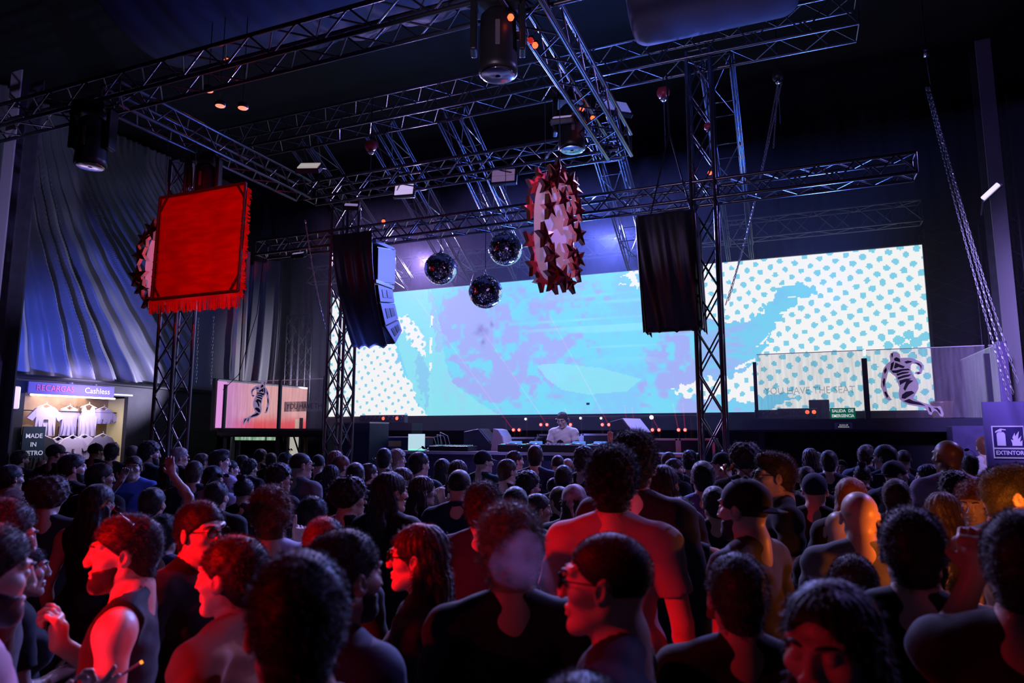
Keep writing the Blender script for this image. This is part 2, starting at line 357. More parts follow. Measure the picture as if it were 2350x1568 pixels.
# ================================================================== LED WALL
SX0, SX1, SZ0, SZ1, SY = -10.84, 2.39, 2.365, 5.425, 14.3
def screen_colors(nx, nz):
    xs = SX0 + (np.arange(nx) + .5) / nx * (SX1 - SX0); zs = SZ0 + (np.arange(nz) + .5) / nz * (SZ1 - SZ0)
    U, V = np.meshgrid((xs - SX0) / (SX1 - SX0), (zs - SZ0) / (SZ1 - SZ0))     # panel coordinates 0..1
    def uv(px, py):
        q = atY(px, py, SY); return ((q.x - SX0) / (SX1 - SX0), (q.z - SZ0) / (SZ1 - SZ0))
    def P(*pts): return [uv(*p) for p in pts]
    sh = U.shape
    n1 = vnoise(sh, (7, 26), 3); n2 = vnoise(sh, (16, 60), 4); n3 = vnoise(sh, (40, 160), 5); st = vnoise(sh, (30, 14), 9)
    jag = (n3 - .5) * .012; Uj = U + jag; Vj = V + (vnoise(sh, (40, 160), 6) - .5) * .05
    cyan = np.array(s2l((122, 220, 248))); teal = np.array(s2l((146, 231, 241))); pur = np.array(s2l((164, 178, 246))); wht = np.array(s2l((247, 247, 248)))
    dot = np.array(s2l((128, 208, 234))); deep = np.array(s2l((118, 196, 240)))
    f = np.clip((n1 * .55 + n2 * .3 + n3 * .25 - .5) * 4, 0, 1)
    c = cyan + (np.array(s2l((132, 204, 250))) - cyan) * f[..., None]
    def blend(c, col, a): return c + (col - c) * np.clip(a, 0, 1)[..., None]
    def soft(px, py, rx, ry, gain=2.2, nz=.55):
        u0, v0 = uv(px, py); u1, _ = uv(px + rx, py); _, v1 = uv(px, py - ry)
        d = np.sqrt(((U - u0) / (u1 - u0)) ** 2 + ((V - v0) / (v1 - v0)) ** 2)
        return (1.0 - d + (n2 - .5) * nz * 2 + (n3 - .5) * nz) * gain
    c = blend(c, pur, soft(1085, 760, 110, 90)); c = blend(c, pur, soft(1130, 870, 120, 60, 1.6, .9)); c = blend(c, pur, soft(1060, 690, 70, 40, 2) * .9)
    c = blend(c, pur, soft(1250, 800, 80, 70, 1.4, .8)); c = blend(c, pur, soft(1280, 690, 90, 30, 1.4, .8)); c = blend(c, pur, soft(1560, 830, 90, 90, 1.5, .9))
    c = blend(c, pur, soft(1590, 930, 80, 30, 1.6, .7)); c = blend(c, pur, soft(1640, 800, 60, 60, 1.2, .8) * .8)
    # brush streaks running down to the right
    stk = vnoise(sh, (34, 7), 12); sk = np.clip((np.roll(stk, 0, 0) - .62) * 5, 0, 1) * np.clip(soft(1440, 740, 330, 110, 1.5, .2), 0, 1)
    c = blend(c, teal, sk * .8)
    for pl in (P((985, 655), (1000, 700), (1012, 760), (1022, 830), (1040, 880), (1100, 925), (1160, 960), (985, 960)),
               P((1230, 838), (1290, 835), (1380, 845), (1470, 870), (1440, 898), (1350, 906), (1290, 895), (1255, 870)),
               P((900, 655), (980, 655), (985, 700), (990, 955), (965, 955), (915, 800))):
        ins = inpoly(U + jag * .3, V, pl); c[ins] = c[ins] * .25 + teal * .75
    ins = inpoly(Uj, Vj, P((985, 655), (1000, 690), (1010, 760), (1016, 800), (1000, 810), (990, 700))); c[ins] = c[ins] * .5 + pur * .5
    ins = inpoly(Uj, Vj, P((960, 800), (985, 860), (982, 950), (975, 940), (955, 850))); c[ins] = c[ins] * .4 + deep * .4 + pur * .2
    # dark smudge
    for (x, y, rx, ry) in ((1105, 760, 18, 16), (1128, 745, 6, 10), (1108, 785, 8, 14)): c = blend(c, np.array(s2l((135, 140, 215))), soft(x, y, rx, ry, 2, .5) * .55)
    # white dotted fields
    uj, vj = Uj, Vj
    W = np.zeros(sh, bool)
    W |= inpoly(uj, vj, P((740, 660), (800, 660), (860, 760), (905, 790), (925, 850), (950, 905), (985, 970), (740, 970)))
    W |= inpoly(uj, vj, P((915, 728), (930, 726), (950, 745), (972, 775), (976, 822), (958, 800), (930, 770), (915, 745)))
    W |= inpoly(uj, vj, P((1427, 634), (1464, 620), (1466, 662), (1450, 655), (1445, 640)))
    W |= inpoly(uj, vj, P((1420, 653), (1436, 651), (1437, 657), (1420, 659)))
    wave = P((1480, 640), (1590, 700), (1600, 726), (1649, 736), (1686, 743), (1726, 728), (1748, 723), (1757, 701), (1773, 686), (1779, 667), (1810, 656), (1835, 652),
             (1854, 661), (1872, 665), (1872, 678), (1838, 680), (1808, 678), (1827, 684), (1837, 695), (1817, 697), (1805, 706), (1783, 719), (1801, 722), (1789, 733), (1782, 748),
             (1764, 782), (1748, 812), (1735, 835), (1700, 855), (1674, 866), (1611, 869), (1565, 885), (1537, 897), (1556, 907), (1599, 911), (1667, 920), (1723, 928), (1741, 912), (1838, 905),
             (1798, 916), (1773, 937), (1760, 975), (1300, 975), (1300, 640))
    right = (U > uv(1560, 800)[0]) | inpoly(uj, vj, P((1530, 897), (1600, 862), (1600, 920)))
    wv = inpoly(uj, vj, wave)
    W |= right & ~wv & (U > uv(1533, 900)[0])
    W |= inpoly(U + jag * .4, V, P((1683, 846), (1708, 834), (1742, 818), (1745, 822), (1715, 840), (1690, 850)))
    W |= inpoly(U + jag * .4, V, P((1738, 795), (1758, 772), (1764, 765), (1760, 780), (1742, 798)))
    for (x, ya, yb) in ((991, 725, 752), (989, 775, 812), (988, 832, 850)):
        W |= inpoly(U + jag * .2, V, P((x - 2, ya), (x + 3, ya), (x + 2, yb), (x - 3, yb)))
    # inside of the wave: brushed blue and purple
    b = wv & (U > uv(1600, 800)[0]); bb = vnoise(sh, (60, 90), 21)
    c[b] = c[b] * .55 + deep * .45
    c = blend(c, pur, b * np.clip((bb - .45) * 3, 0, 1) * np.clip(1.3 - np.abs(U - uv(1660, 800)[0]) * 22, 0, 1) * .8)
    c[W] = wht
    # halftone dots on a skewed lattice
    sx = (U * (SX1 - SX0)); sz = V * (SZ1 - SZ0); a = R(31); q = .205
    A = (sx * cos(a) + sz * sin(a)) / q; B = (-sx * sin(a) + sz * cos(a)) / q
    ai = np.floor(A); bi = np.floor(B); h = np.sin(ai * 127.1 + bi * 311.7) * 43758.5; h = h - np.floor(h)
    da = A - ai - .5 + (h - .5) * .12; db = B - bi - .5 + (np.sin(h * 99) * .06)
    rad = .215 + .075 * np.clip((U - .55) * 2.2, -.4, 1) + (n3 - .5) * .11
    big = np.clip(1 - np.hypot((U - uv(2090, 790)[0]) * 22, (V - uv(2090, 790)[1]) * 9), 0, 1) * .3
    D = W & (np.hypot(da, db) < rad + big)
    c[D] = dot
    ins = inpoly(U, V, P((1345, 925), (1352, 925), (1352, 929), (1345, 929))); c[ins] = (.01, .01, .05)
    return np.clip(c, 0, 1)
NX, NZ = 540, 126
xs = np.linspace(SX0, SX1, NX + 1); zs = np.linspace(SZ0, SZ1, NZ + 1)
gx, gz = np.meshgrid(xs, zs)
me = bpy.data.meshes.new('display'); nv = gx.size
me.vertices.add(nv); me.vertices.foreach_set('co', np.stack([gx, np.full_like(gx, SY), gz], -1).ravel())
idx = np.arange(nv).reshape(NZ + 1, NX + 1)
F4 = np.stack([idx[:-1, :-1], idx[:-1, 1:], idx[1:, 1:], idx[1:, :-1]], -1).reshape(-1, 4)
me.loops.add(F4.size); me.loops.foreach_set('vertex_index', F4.ravel()); me.polygons.add(len(F4))
me.polygons.foreach_set('loop_start', np.arange(len(F4)) * 4); me.update(calc_edges=True)
cc = screen_colors(NX, NZ).reshape(-1, 3)
ca = me.color_attributes.new('picture', 'FLOAT_COLOR', 'CORNER')
ca.data.foreach_set('color', np.repeat(np.concatenate([cc, np.ones((len(cc), 1))], 1), 4, axis=0).ravel())
ledm = bpy.data.materials.new('led_picture'); ledm.use_nodes = True; nt = ledm.node_tree; nt.nodes.clear()
at = nt.nodes.new('ShaderNodeVertexColor'); at.layer_name = 'picture'; em = nt.nodes.new('ShaderNodeEmission'); em.inputs[1].default_value = 1.0
ou = nt.nodes.new('ShaderNodeOutputMaterial'); nt.links.new(at.outputs[0], em.inputs[0]); nt.links.new(em.outputs[0], ou.inputs[0])
led = empty('led_wall', (0, 0, 0), 'huge led video wall showing a blue wave and white dotted fields', 'screen')
led.location = ((SX0 + SX1) / 2, SY, SZ0); bpy.context.view_layer.update()
d = link('display', me, ledm, led); d.matrix_parent_inverse = led.matrix_world.inverted()
fr = MB()
cxm = (SX0 + SX1) / 2
fr.box((0, .08, (SZ1 - SZ0) / 2), (SX1 - SX0, .12, SZ1 - SZ0))
fr.obj('cabinet_back', DARKM, led)
for (c_, d_) in (((0, .04, -.02), (SX1 - SX0 + .08, .18, .04)), ((0, .04, SZ1 - SZ0 + .02), (SX1 - SX0 + .08, .18, .04)), ((-(SX1 - SX0) / 2 - .02, .04, (SZ1 - SZ0) / 2), (.04, .18, SZ1 - SZ0)), (((SX1 - SX0) / 2 + .02, .04, (SZ1 - SZ0) / 2), (.04, .18, SZ1 - SZ0))):
    MB().box(c_, d_).obj('frame_rail', DARKM, led)
# ================================================================== LEFT SHIRT BOOTH (behind plane X = -14.2)
BX = -14.2
def bx(px, py): return atX(px, py, BX)
y0 = bx(52, 920).y; y1 = bx(290, 920).y; zt = bx(170, 905).z; zc = 1.1
WALLB = mat('booth_panel', (.022, .024, .03), .6, noise=.3)
bt = empty('merchandise_booth', (BX, (y0 + y1) / 2, 0), 'black booth with a brightly lit opening full of hanging white shirts', 'booth')
def bl(x, y, z): return (x - BX, y - (y0 + y1) / 2, z)
ya = bx(-60, 900).y; yb = bx(500, 900).y
MB().box(bl(BX, (ya + y0) / 2, 1.53), (.12, y0 - ya, 3.06)).obj('front_panel', WALLB, bt)
MB().box(bl(BX, (yb + y1) / 2, 1.53), (.12, yb - y1, 3.06)).obj('front_panel', WALLB, bt)
MB().box(bl(BX, (y0 + y1) / 2, (zt + 3.06) / 2), (.12, y1 - y0, 3.06 - zt)).obj('fascia', WALLB, bt)
MB().box(bl(BX, (y0 + y1) / 2, zc / 2), (.12, y1 - y0, zc)).obj('counter_front', WALLB, bt)
BW = mat('booth_back_panel', (.34, .22, .12), .7, noise=.3, nscale=3)
MB().box(bl(BX - .62, (y0 + y1) / 2, 1.6), (.03, y1 - y0 + .3, 2.4)).obj('back_panel', BW, bt)
MB().box(bl(BX - .32, y1 + .03, 1.8), (.6, .03, 1.9)).obj('side_panel', mat('yellow_panel', (.75, .7, .3), .6), bt)
MB().box(bl(BX - .32, y0 - .03, 1.8), (.6, .03, 1.9)).obj('side_panel', mat('orange_panel', (.6, .35, .1), .6), bt)
MB().box(bl(BX - .58, y0 + .62, 1.55), (.03, .55, .75)).obj('dark_poster', mat('navy_poster', (.01, .012, .06), .5), bt)
MB().box(bl(BX - .58, y1 - .75, 1.85), (.03, .75, .5)).obj('dark_poster', mat('navy_poster', (.01, .012, .06), .5), bt)
TUBE = mat('warm_tube', (1, 1, 1), .4, emit=(1, .86, .66), estr=3.0)
MB().tube([bl(BX - .25, y0 + .3, zt - .04), bl(BX - .25, y1 - .1, zt - .04)], .02).obj('light_tube', TUBE, bt)
MB().box(bl(BX + .02, y1 - .35, zt + .04), (.1, .9, .035)).obj('shutter_rail', WHITE, bt)
MB().tube([bl(BX - .3, y0, 2.42), bl(BX - .3, y1, 2.42)], .012).obj('hanging_rail', DARKM, bt)
MB().tube([bl(BX - .22, y0, 1.74), bl(BX - .22, y1, 1.74)], .012).obj('hanging_rail', DARKM, bt)
lamp('booth_light', 'AREA', (BX - .2, (y0 + y1) / 2, zt - .1), (BX - .4, (y0 + y1) / 2, 1.4), 24, (1, .8, .75), 1.2)
lamp('booth_light', 'AREA', (BX + .6, (y0 + y1) / 2, 3.0), (BX - .4, (y0 + y1) / 2, 2.0), 20, (.62, .5, 1), .8)
# canopy rail under the curtain
rl = MB().tube([(-14.0, 4, 3.05), (-13.95, 9.4, 3.06), (-14.0, 12, 3.04), (-13.95, 15, 2.98)], .05, 8).obj('curtain_rail', DARKM); tag(rl, 'dark rail along the lower hem of the satin curtain', 'rail')
# sign board
MX = Matrix(((0, 0, 1, 0), (1, 0, 0, 0), (0, 1, 0, 0), (0, 0, 0, 1)))     # text X-> world Y, text Y-> world Z, normal -> +X
sa = bx(56, 883); sb = bx(252, 905); sc_ = bx(150, 896); szh = bx(150, 876).z - bx(150, 906).z
sg = empty('booth_sign', (BX + .12, (sa.y + sb.y) / 2, bx(152, 900).z + .045), 'purple grey sign board reading RECARGAS Cashless above the shirt booth', 'sign')
MB().box((0, 0, 0), (.03, sb.y - sa.y, szh * .86)).obj('board', mat('sign_purple', (.16, .13, .33), .6), sg)
text('lettering', 'RECARGAS', szh * .62, mat('sign_red', (.75, .1, .2), .5, emit=(.6, .06, .14), estr=.35), sg, Matrix.Translation((.02, -(sb.y - sa.y) * .21, -.0)) @ MX, sx=.93)
text('lettering', 'Cashless', szh * .62, mat('sign_white', (.85, .85, .95), .5, emit=(.6, .6, .8), estr=.4), sg, Matrix.Translation((.02, (sb.y - sa.y) * .285, -.0)) @ MX)
p = bx(68, 1015); pn = empty('poster_board', (BX + .1, p.y, p.z), 'dark green notice board with three lines of white capitals', 'sign')
MB().box((0, 0, 0), (.03, .44, .62)).obj('board', mat('board_green', (.02, .06, .08), .5), pn)
for i, t in enumerate(('MADE', 'IN', 'METRO')): text('lettering', t, .125, mat('sign_white', (.8, .8, .9), .5), pn, Matrix.Translation((.02, 0, .12 - .17 * i)) @ MX, bold=.002)
p = bx(25, 913); bh = empty('bulkhead_lamp', (BX + .12, p.y, p.z), 'glowing pink white wall lamp left of the booth sign', 'lamp')
bev(MB().box((0, 0, 0), (.07, .17, .44)).obj('diffuser', mat('lamp_pink', (.9, .8, .9), .4, emit=(.8, .55, .78), estr=.8), bh), .025)
MB().box((-.045, 0, 0), (.02, .2, .47)).obj('housing', DARKM, bh)
# shirts
SH = [mat('shirt_white', (.62, .56, .66), .8), mat('shirt_lavender', (.5, .45, .65), .8), mat('shirt_black', (.02, .02, .025), .8), mat('shirt_grey', (.3, .28, .36), .8)]
def tshirt(px, py, wpx, hgt, m, label, depth=.3, crop=1.0, logo=None, sleeves=True, tank=False):
    p = bx(px, py); W = .25 * crop; root = empty('hanging_shirt', (BX - depth, p.y, p.z), label, 'shirt', 'shirts hanging in the booth')
    H = hgt; o = [(-.08, 0), (-.2, -.05)]
    if tank: o = [(-.1, .0), (-.13, -.02), (-.15, -.2), (-W * .8, -.24), (-W * .75, -H), (W * .75, -H), (W * .8, -.24), (.15, -.2), (.13, -.02), (.1, 0), (.05, -.09), (-.05, -.09)]
    else: o = [(-.08, 0), (-W * .85, -.05), (-W - .13, -.25), (-W - .02, -.31), (-W * .82, -.22), (-W * .85, -H), (W * .85, -H), (W * .82, -.22), (W + .02, -.31), (W + .13, -.25), (W * .85, -.05), (.08, 0), (.04, -.035), (-.04, -.035)]
    nfold = 9
    mb = MB()
    for sx, dirn in ((.028, 1), (-.028, -1)):
        pts = [(sx + .012 * sin(i * 2.1) * min(1, -z * 3), x, z) for i, (x, z) in enumerate(o)]
        mb.add(pts, [tuple(range(len(o)))])
    n = len(o); mb.f += [(i, (i + 1) % n, (i + 1) % n + n, i + n) for i in range(n)]
    mb.obj('cloth', m, root)
    for k in range(4):
        xx = -W * .6 + k * W * .4
        MB().tube([(.034, xx, -.3 - .05 * (k % 2)), (.04, xx + .01, -H * .7), (.036, xx + .02 * (k - 1.5), -H + .01)], [.003, .011, .012], 5).obj('fold', m, root, smooth=True)
    hg = MB().tube([(0, 0, .09), (0, .02, .075), (0, .012, .05), (0, 0, .04)], .005, 6).tube([(0, -.19, -.035), (0, -.08, .01), (0, 0, .045), (0, .08, .01), (0, .19, -.035)], .011, 6)
    hg.obj('hanger', WHITE, root)
    if logo: text('print', logo, .12, mat('print_dark', (.02, .02, .03) if m is not SH[2] else (.5, .5, .9), .7), root, Matrix.Translation((.045, .0, -.3)) @ MX, bold=.004)
    return root
tshirt(128, 932, 60, .62, SH[0], 'white short sleeved shirt on the upper rail, leftmost', .30, logo='m')
tshirt(186, 936, 40, .6, SH[1], 'lavender shirt with a draped front on the upper rail, second from left', .36, .8)
tshirt(224, 932, 50, .66, SH[0], 'white sleeveless top on the upper rail in front of the wire grid', .28, tank=True)
tshirt(261, 938, 50, .34, SH[1], 'short cropped lavender shirt on the upper rail, rightmost', .32, .95)
tshirt(112, 1003, 50, .66, SH[2], 'black shirt on the lower rail, leftmost', .2)
tshirt(152, 1008, 50, .62, SH[1], 'pale lavender shirt on the lower rail, second from left', .26)
tshirt(180, 1004, 50, .66, SH[0], 'white shirt with a dark letter print on the lower rail', .18, logo='E')
tshirt(211, 1002, 50, .66, SH[0], 'white shirt with an arched print on the lower rail', .24, logo='e')
tshirt(250, 1000, 50, .66, SH[3], 'grey shirt on the lower rail, rightmost', .2)
g = empty('wire_grid', (BX - .42, bx(207, 980).y, bx(207, 975).z), 'black wire display grid behind the white sleeveless top', 'rack')
for i in range(8): MB().tube([(0, -.28 + .08 * i, -.42), (0, -.28 + .08 * i, .42)], .004, 5).obj('wire', DARKM, g)
for i in range(10): MB().tube([(0, -.28, -.42 + .09 * i), (0, .28, -.42 + .09 * i)], .004, 5).obj('wire', DARKM, g)

# ================================================================== VIP PLATFORMS
def glass_mat(name, c, a, r=.08):
    m = bpy.data.materials.new(name); m.use_nodes = True; nt = m.node_tree; nt.nodes.clear()
    o = nt.nodes.new('ShaderNodeOutputMaterial'); mx = nt.nodes.new('ShaderNodeMixShader'); tr = nt.nodes.new('ShaderNodeBsdfTransparent')
    pr = nt.nodes.new('ShaderNodeBsdfPrincipled'); pr.inputs['Base Color'].default_value = (*c, 1); pr.inputs['Roughness'].default_value = r; pr.inputs['Specular IOR Level'].default_value = 1
    tc = nt.nodes.new('ShaderNodeTexCoord'); mp = nt.nodes.new('ShaderNodeMapping'); mp.inputs['Scale'].default_value = (6, 6, .5); n = nt.nodes.new('ShaderNodeTexNoise'); n.inputs['Scale'].default_value = 3
    rp = nt.nodes.new('ShaderNodeMapRange'); rp.inputs[1].default_value = .3; rp.inputs[2].default_value = .7; rp.inputs[3].default_value = a * .6; rp.inputs[4].default_value = a * 1.5
    nt.links.new(tc.outputs['Object'], mp.inputs[0]); nt.links.new(mp.outputs[0], n.inputs['Vector']); nt.links.new(n.outputs['Fac'], rp.inputs[0]); nt.links.new(rp.outputs[0], mx.inputs[0])
    nt.links.new(tr.outputs[0], mx.inputs[1]); nt.links.new(pr.outputs[0], mx.inputs[2]); nt.links.new(mx.outputs[0], o.inputs[0]); return m
ACR = glass_mat('whitish_acrylic', (.75, .72, .9), .14)  # patchy whitish film over clear acrylic
EDGE = mat('acrylic_edge', (.8, .75, .95), .3, emit=(.35, .3, .5), estr=.25)
POST = mat('dark_post', (.05, .045, .09), .45, .2)
LY = 11.2
lx0, lx1 = atY(517, 930, LY).x, atY(746, 930, LY).x; lz0 = atY(640, 984, LY).z; lz1 = atY(640, 873, LY).z
pl = empty('vip_platform', ((lx0 + lx1) / 2, LY, 0), 'raised platform left of the stage with acrylic balustrade in front of a pink screen', 'platform')
cx = (lx0 + lx1) / 2; wl = lx1 - lx0
MB().box((0, 1.35, lz0 - .09), (wl + .2, 2.7, .16)).obj('deck', DARKM, pl)
MB().box((0, -.02, lz0 - .07), (wl + .25, .08, .14)).obj('edge_beam', DARKM, pl)
for xx in (-wl / 2, .1, wl / 2): MB().box((xx, .1, (lz0 - .16) / 2), (.1, .1, lz0 - .16)).obj('leg', DARKM, pl)
xm = atY(643, 930, LY).x - cx
for (a, b) in ((-wl / 2 + .02, xm - .03), (xm + .03, wl / 2 - .02)):
    gp = MB().box(((a + b) / 2, 0, (lz0 + lz1) / 2), (b - a, .012, lz1 - lz0)).obj('acrylic_panel', ACR, pl)
    MB().box(((a + b) / 2, 0, lz1), (b - a, .014, .012)).obj('panel_edge', EDGE, gp)
for xx, hh in ((-wl / 2, .95), (xm, 1.0), (wl / 2, 1.05)): MB().box((xx, -.02, lz0 + (lz1 - lz0) * hh / 2 - .05), (.06, .05, (lz1 - lz0) * hh + .1)).obj('post', POST, pl)
# vinyl man figure ------------------------------------------------------------
HB = [(1935,200),(1950,160),(1990,140),(2040,150),(2062,190),(2065,230),(2130,228),(2200,235),(2260,270),(2310,300),(2335,350),(2320,400),(2300,455),(2260,470),(2215,450),(2235,430),(2275,425),(2285,370),(2250,322),(2200,312),(2180,340),(2175,400),(2200,470),(2230,520),(2255,590),(2250,660),(2210,740),(2180,790),(2240,830),(2300,860),(2345,872),(2400,905),(2440,912),(2485,905),(2500,930),(2520,1010),(2510,1050),(2480,1045),(2455,985),(2420,965),(2395,985),(2380,1025),(2352,1015),(2335,965),(2290,915),(2200,900),(2110,880),(2060,850),(2015,800),(2010,720),(2025,640),(2005,560),(1990,490),(1940,440),(1910,390),(1890,470),(1870,540),(1865,620),(1880,720),(1905,780),(1925,810),(1890,820),(1850,790),(1830,740),(1820,680),(1800,620),(1810,540),(1830,440),(1850,370),(1890,310),(1940,270)]
HD = [[(1985,235),(2015,215),(2055,240),(2060,290),(2020,275),(1990,265)],[(1945,300),(1985,275),(1975,330),(1950,400),(1930,390)],[(2000,290),(2050,320),(2110,350),(2090,375),(2030,355),(1995,375),(1975,365)],[(2105,285),(2150,270),(2205,282),(2180,300),(2130,312)],[(1940,400),(2000,400),(2060,385),(2150,380),(2170,405),(2080,410),(2010,440),(1960,435)],[(2000,450),(2080,425),(2160,425),(2140,445),(2060,460),(2010,480)],[(2010,500),(2090,470),(2180,460),(2150,490),(2070,510),(2015,530)],[(2030,545),(2110,520),(2180,520),(2130,550),(2060,590),(2035,610)],[(2110,560),(2150,540),(2200,550),(2140,600),(2090,690),(2070,660)],[(2050,740),(2100,700),(2170,690),(2200,720),(2140,760),(2080,800),(2040,790)],[(2060,830),(2130,800),(2180,830),(2250,850),(2320,900),(2240,885),(2130,865)],[(1850,400),(1885,350),(1890,400),(1860,450)],[(1825,560),(1845,500),(1860,520),(1850,600),(1835,640)],[(1835,700),(1860,690),(1885,760),(1865,785)],[(2225,295),(2280,310),(2310,350),(2300,400),(2290,350),(2250,318)],[(2240,440),(2275,435),(2290,450),(2260,462)],[(2400,925),(2450,925),(2480,960),(2490,1020),(2470,1000),(2440,950)],[(2345,905),(2375,930),(2385,990),(2360,975)],[(1955,170),(1980,150),(1975,200),(1960,230)]]
SKM = mat('vinyl_lilac', (.5, .38, .66), .5, emit=(.34, .25, .5), estr=.6); SKD = mat('vinyl_dark', (.035, .02, .06), .5)
def figure(parent, x0, x1, z0, z1, y, flip=False):
    A = np.array(HB, float); mn, mxx = A.min(0), A.max(0)
    def mp(q): 
        u = (q[0] - mn[0]) / (mxx[0] - mn[0]); v = 1 - (q[1] - mn[1]) / (mxx[1] - mn[1])
        if flip: u = 1 - u
        return (x0 + (x1 - x0) * u, z0 + (z1 - z0) * v)
    f = MB().prism([mp(q) for q in HB], y - .004, y).obj('running_figure_print', SKM, parent)
    mb = MB()
    for d in HD: mb.prism([mp(q) for q in d], y - .006, y - .0045)
    mb.obj('ink_shading', SKD, f)
q0 = atY(558, 975, LY); q1 = atY(622, 874, LY)
figure(pl, q0.x - cx, q1.x - cx, q0.z, q1.z, -.012, True)
XZ = Matrix(((1, 0, 0, 0), (0, 0, -1, 0), (0, 1, 0, 0), (0, 0, 0, 1)))     # text facing -Y
qt = atY(700, 933, LY)
MB().box((qt.x - cx, -.012, qt.z), (1.02, .003, .2)).obj('frosted_band', glass_mat('frosted_band', (.95, .9, 1), .42, .6), pl)
text('lettering', 'YOU HAVE THE', .15, mat('letter_grey', (.12, .1, .2), .6), pl, Matrix.Translation((qt.x - cx + .02, -.018, qt.z)) @ XZ, ext=.001, sx=.9)
tk = empty('pink_screen', (-11.3, 12.55, lz0), 'side led screen glowing pink and coral behind the acrylic balustrade', 'screen')
def pink(): 
    m = bpy.data.materials.new('pink_picture'); m.use_nodes = True; nt = m.node_tree; nt.nodes.clear()
    o = nt.nodes.new('ShaderNodeOutputMaterial'); e = nt.nodes.new('ShaderNodeEmission'); tc = nt.nodes.new('ShaderNodeTexCoord'); n = nt.nodes.new('ShaderNodeTexNoise'); n.inputs['Scale'].default_value = 2.5
    sx = nt.nodes.new('ShaderNodeSeparateXYZ'); r = nt.nodes.new('ShaderNodeValToRGB'); r2 = nt.nodes.new('ShaderNodeValToRGB'); mx = nt.nodes.new('ShaderNodeMixRGB'); mx.blend_type = 'MIX'; ad = nt.nodes.new('ShaderNodeMath'); ad.operation = 'MULTIPLY_ADD'; ad.inputs[1].default_value = .3
    nt.links.new(tc.outputs['Generated'], sx.inputs[0]); nt.links.new(tc.outputs['Generated'], n.inputs['Vector']); nt.links.new(n.outputs['Fac'], ad.inputs[0]); nt.links.new(sx.outputs['Z'], ad.inputs[2]); nt.links.new(ad.outputs[0], r.inputs[0])
    el = r.color_ramp.elements; el[0].position = .1; el[0].color = (*s2l((255, 78, 92)), 1); el[1].position = .48; el[1].color = (*s2l((252, 186, 190)), 1); x = el.new(.26); x.color = (*s2l((252, 110, 118)), 1)
    e2 = r2.color_ramp.elements; e2[0].position = .05; e2[0].color = (1, 1, 1, 1); e2[1].position = .42; e2[1].color = (0, 0, 0, 1); nt.links.new(sx.outputs['Y'], r2.inputs[0])
    nt.links.new(r2.outputs[0], mx.inputs[0]); nt.links.new(r.outputs[0], mx.inputs[1]); mx.inputs[2].default_value = (*s2l((226, 150, 226)), 1); nt.links.new(mx.outputs[0], e.inputs[0]); e.inputs[1].default_value = .95
    nt.links.new(e.outputs[0], o.inputs[0]); return m
MB().box((0, 0, .52), (.02, 2.9, 1.0)).obj('display', pink(), tk)
MB().box((-.06, 0, .52), (.08, 3.0, 1.1)).obj('cabinet', DARKM, tk)
MB().box((0.012, 0, 1.03), (.01, 2.9, .035)).obj('frame_rail', EDGE, tk)
# green lit window strip under the left platform
p = atY(592, 1004, 14.2); gw = empty('lit_window_strip', (p.x, 14.2, p.z), 'low green lit window strip under the left platform', 'window')
GW = bpy.data.materials.new('green_pane'); GW.use_nodes = True; nt = GW.node_tree; b = nt.nodes['Principled BSDF']; wv = nt.nodes.new('ShaderNodeTexNoise'); wv.inputs['Scale'].default_value = 9; rp = nt.nodes.new('ShaderNodeValToRGB'); tc = nt.nodes.new('ShaderNodeTexCoord'); mpn = nt.nodes.new('ShaderNodeMapping'); mpn.inputs['Scale'].default_value = (1, 1, .25)
nt.links.new(tc.outputs['Object'], mpn.inputs[0]); nt.links.new(mpn.outputs[0], wv.inputs['Vector']); nt.links.new(wv.outputs['Fac'], rp.inputs[0]); rp.color_ramp.elements[0].color = (.12, .38, .14, 1); rp.color_ramp.elements[1].color = (.6, .85, .62, 1); rp.color_ramp.elements[0].position = .4; rp.color_ramp.elements[1].position = .62
nt.links.new(rp.outputs[0], b.inputs['Emission Color']); b.inputs['Emission Strength'].default_value = .6
w2 = atY(648, 1004, 14.2).x - atY(540, 1004, 14.2).x
MB().box((-w2 * .17, 0, 0), (w2 * .66 - .02, .02, .15)).obj('pane', GW, gw); MB().box((w2 * .34, 0, 0), (w2 * .3, .02, .15)).obj('pane', GW, gw)
MB().box((0, .03, 0), (w2 + .1, .03, .2)).obj('window_frame', DARKM, gw)
p = atY(677, 1010, 13.6); gd = empty('lit_doorway', (p.x, 13.6, 1.2), 'narrow white lit doorway between dark posts under the left platform', 'doorway')
MB().box((0, 0, .35), (.32, .02, 1.5)).obj('bright_panel', mat('door_glow', (.8, .8, .7), .6, emit=(.8, .78, .68), estr=.5), gd)
MB().box((-.18, -.02, .35), (.06, .06, 1.55)).obj('jamb', DARKM, gd); MB().box((.18, -.02, .35), (.06, .06, 1.55)).obj('jamb', DARKM, gd)
bar('brace', (-.17, -.05, 1.05), (.17, -.05, .3), .02, DARKM, gd)
p = atY(700, 1030, 13.0); yp = MB().tube([(0, 0, 0), (0, 0, 2.05)], .025).obj('yellow_post', mat('brass_yellow', (.6, .45, .12), .4, .5), loc=(p.x, 13.0, 0)); tag(yp, 'thin yellow post under the left platform', 'post')

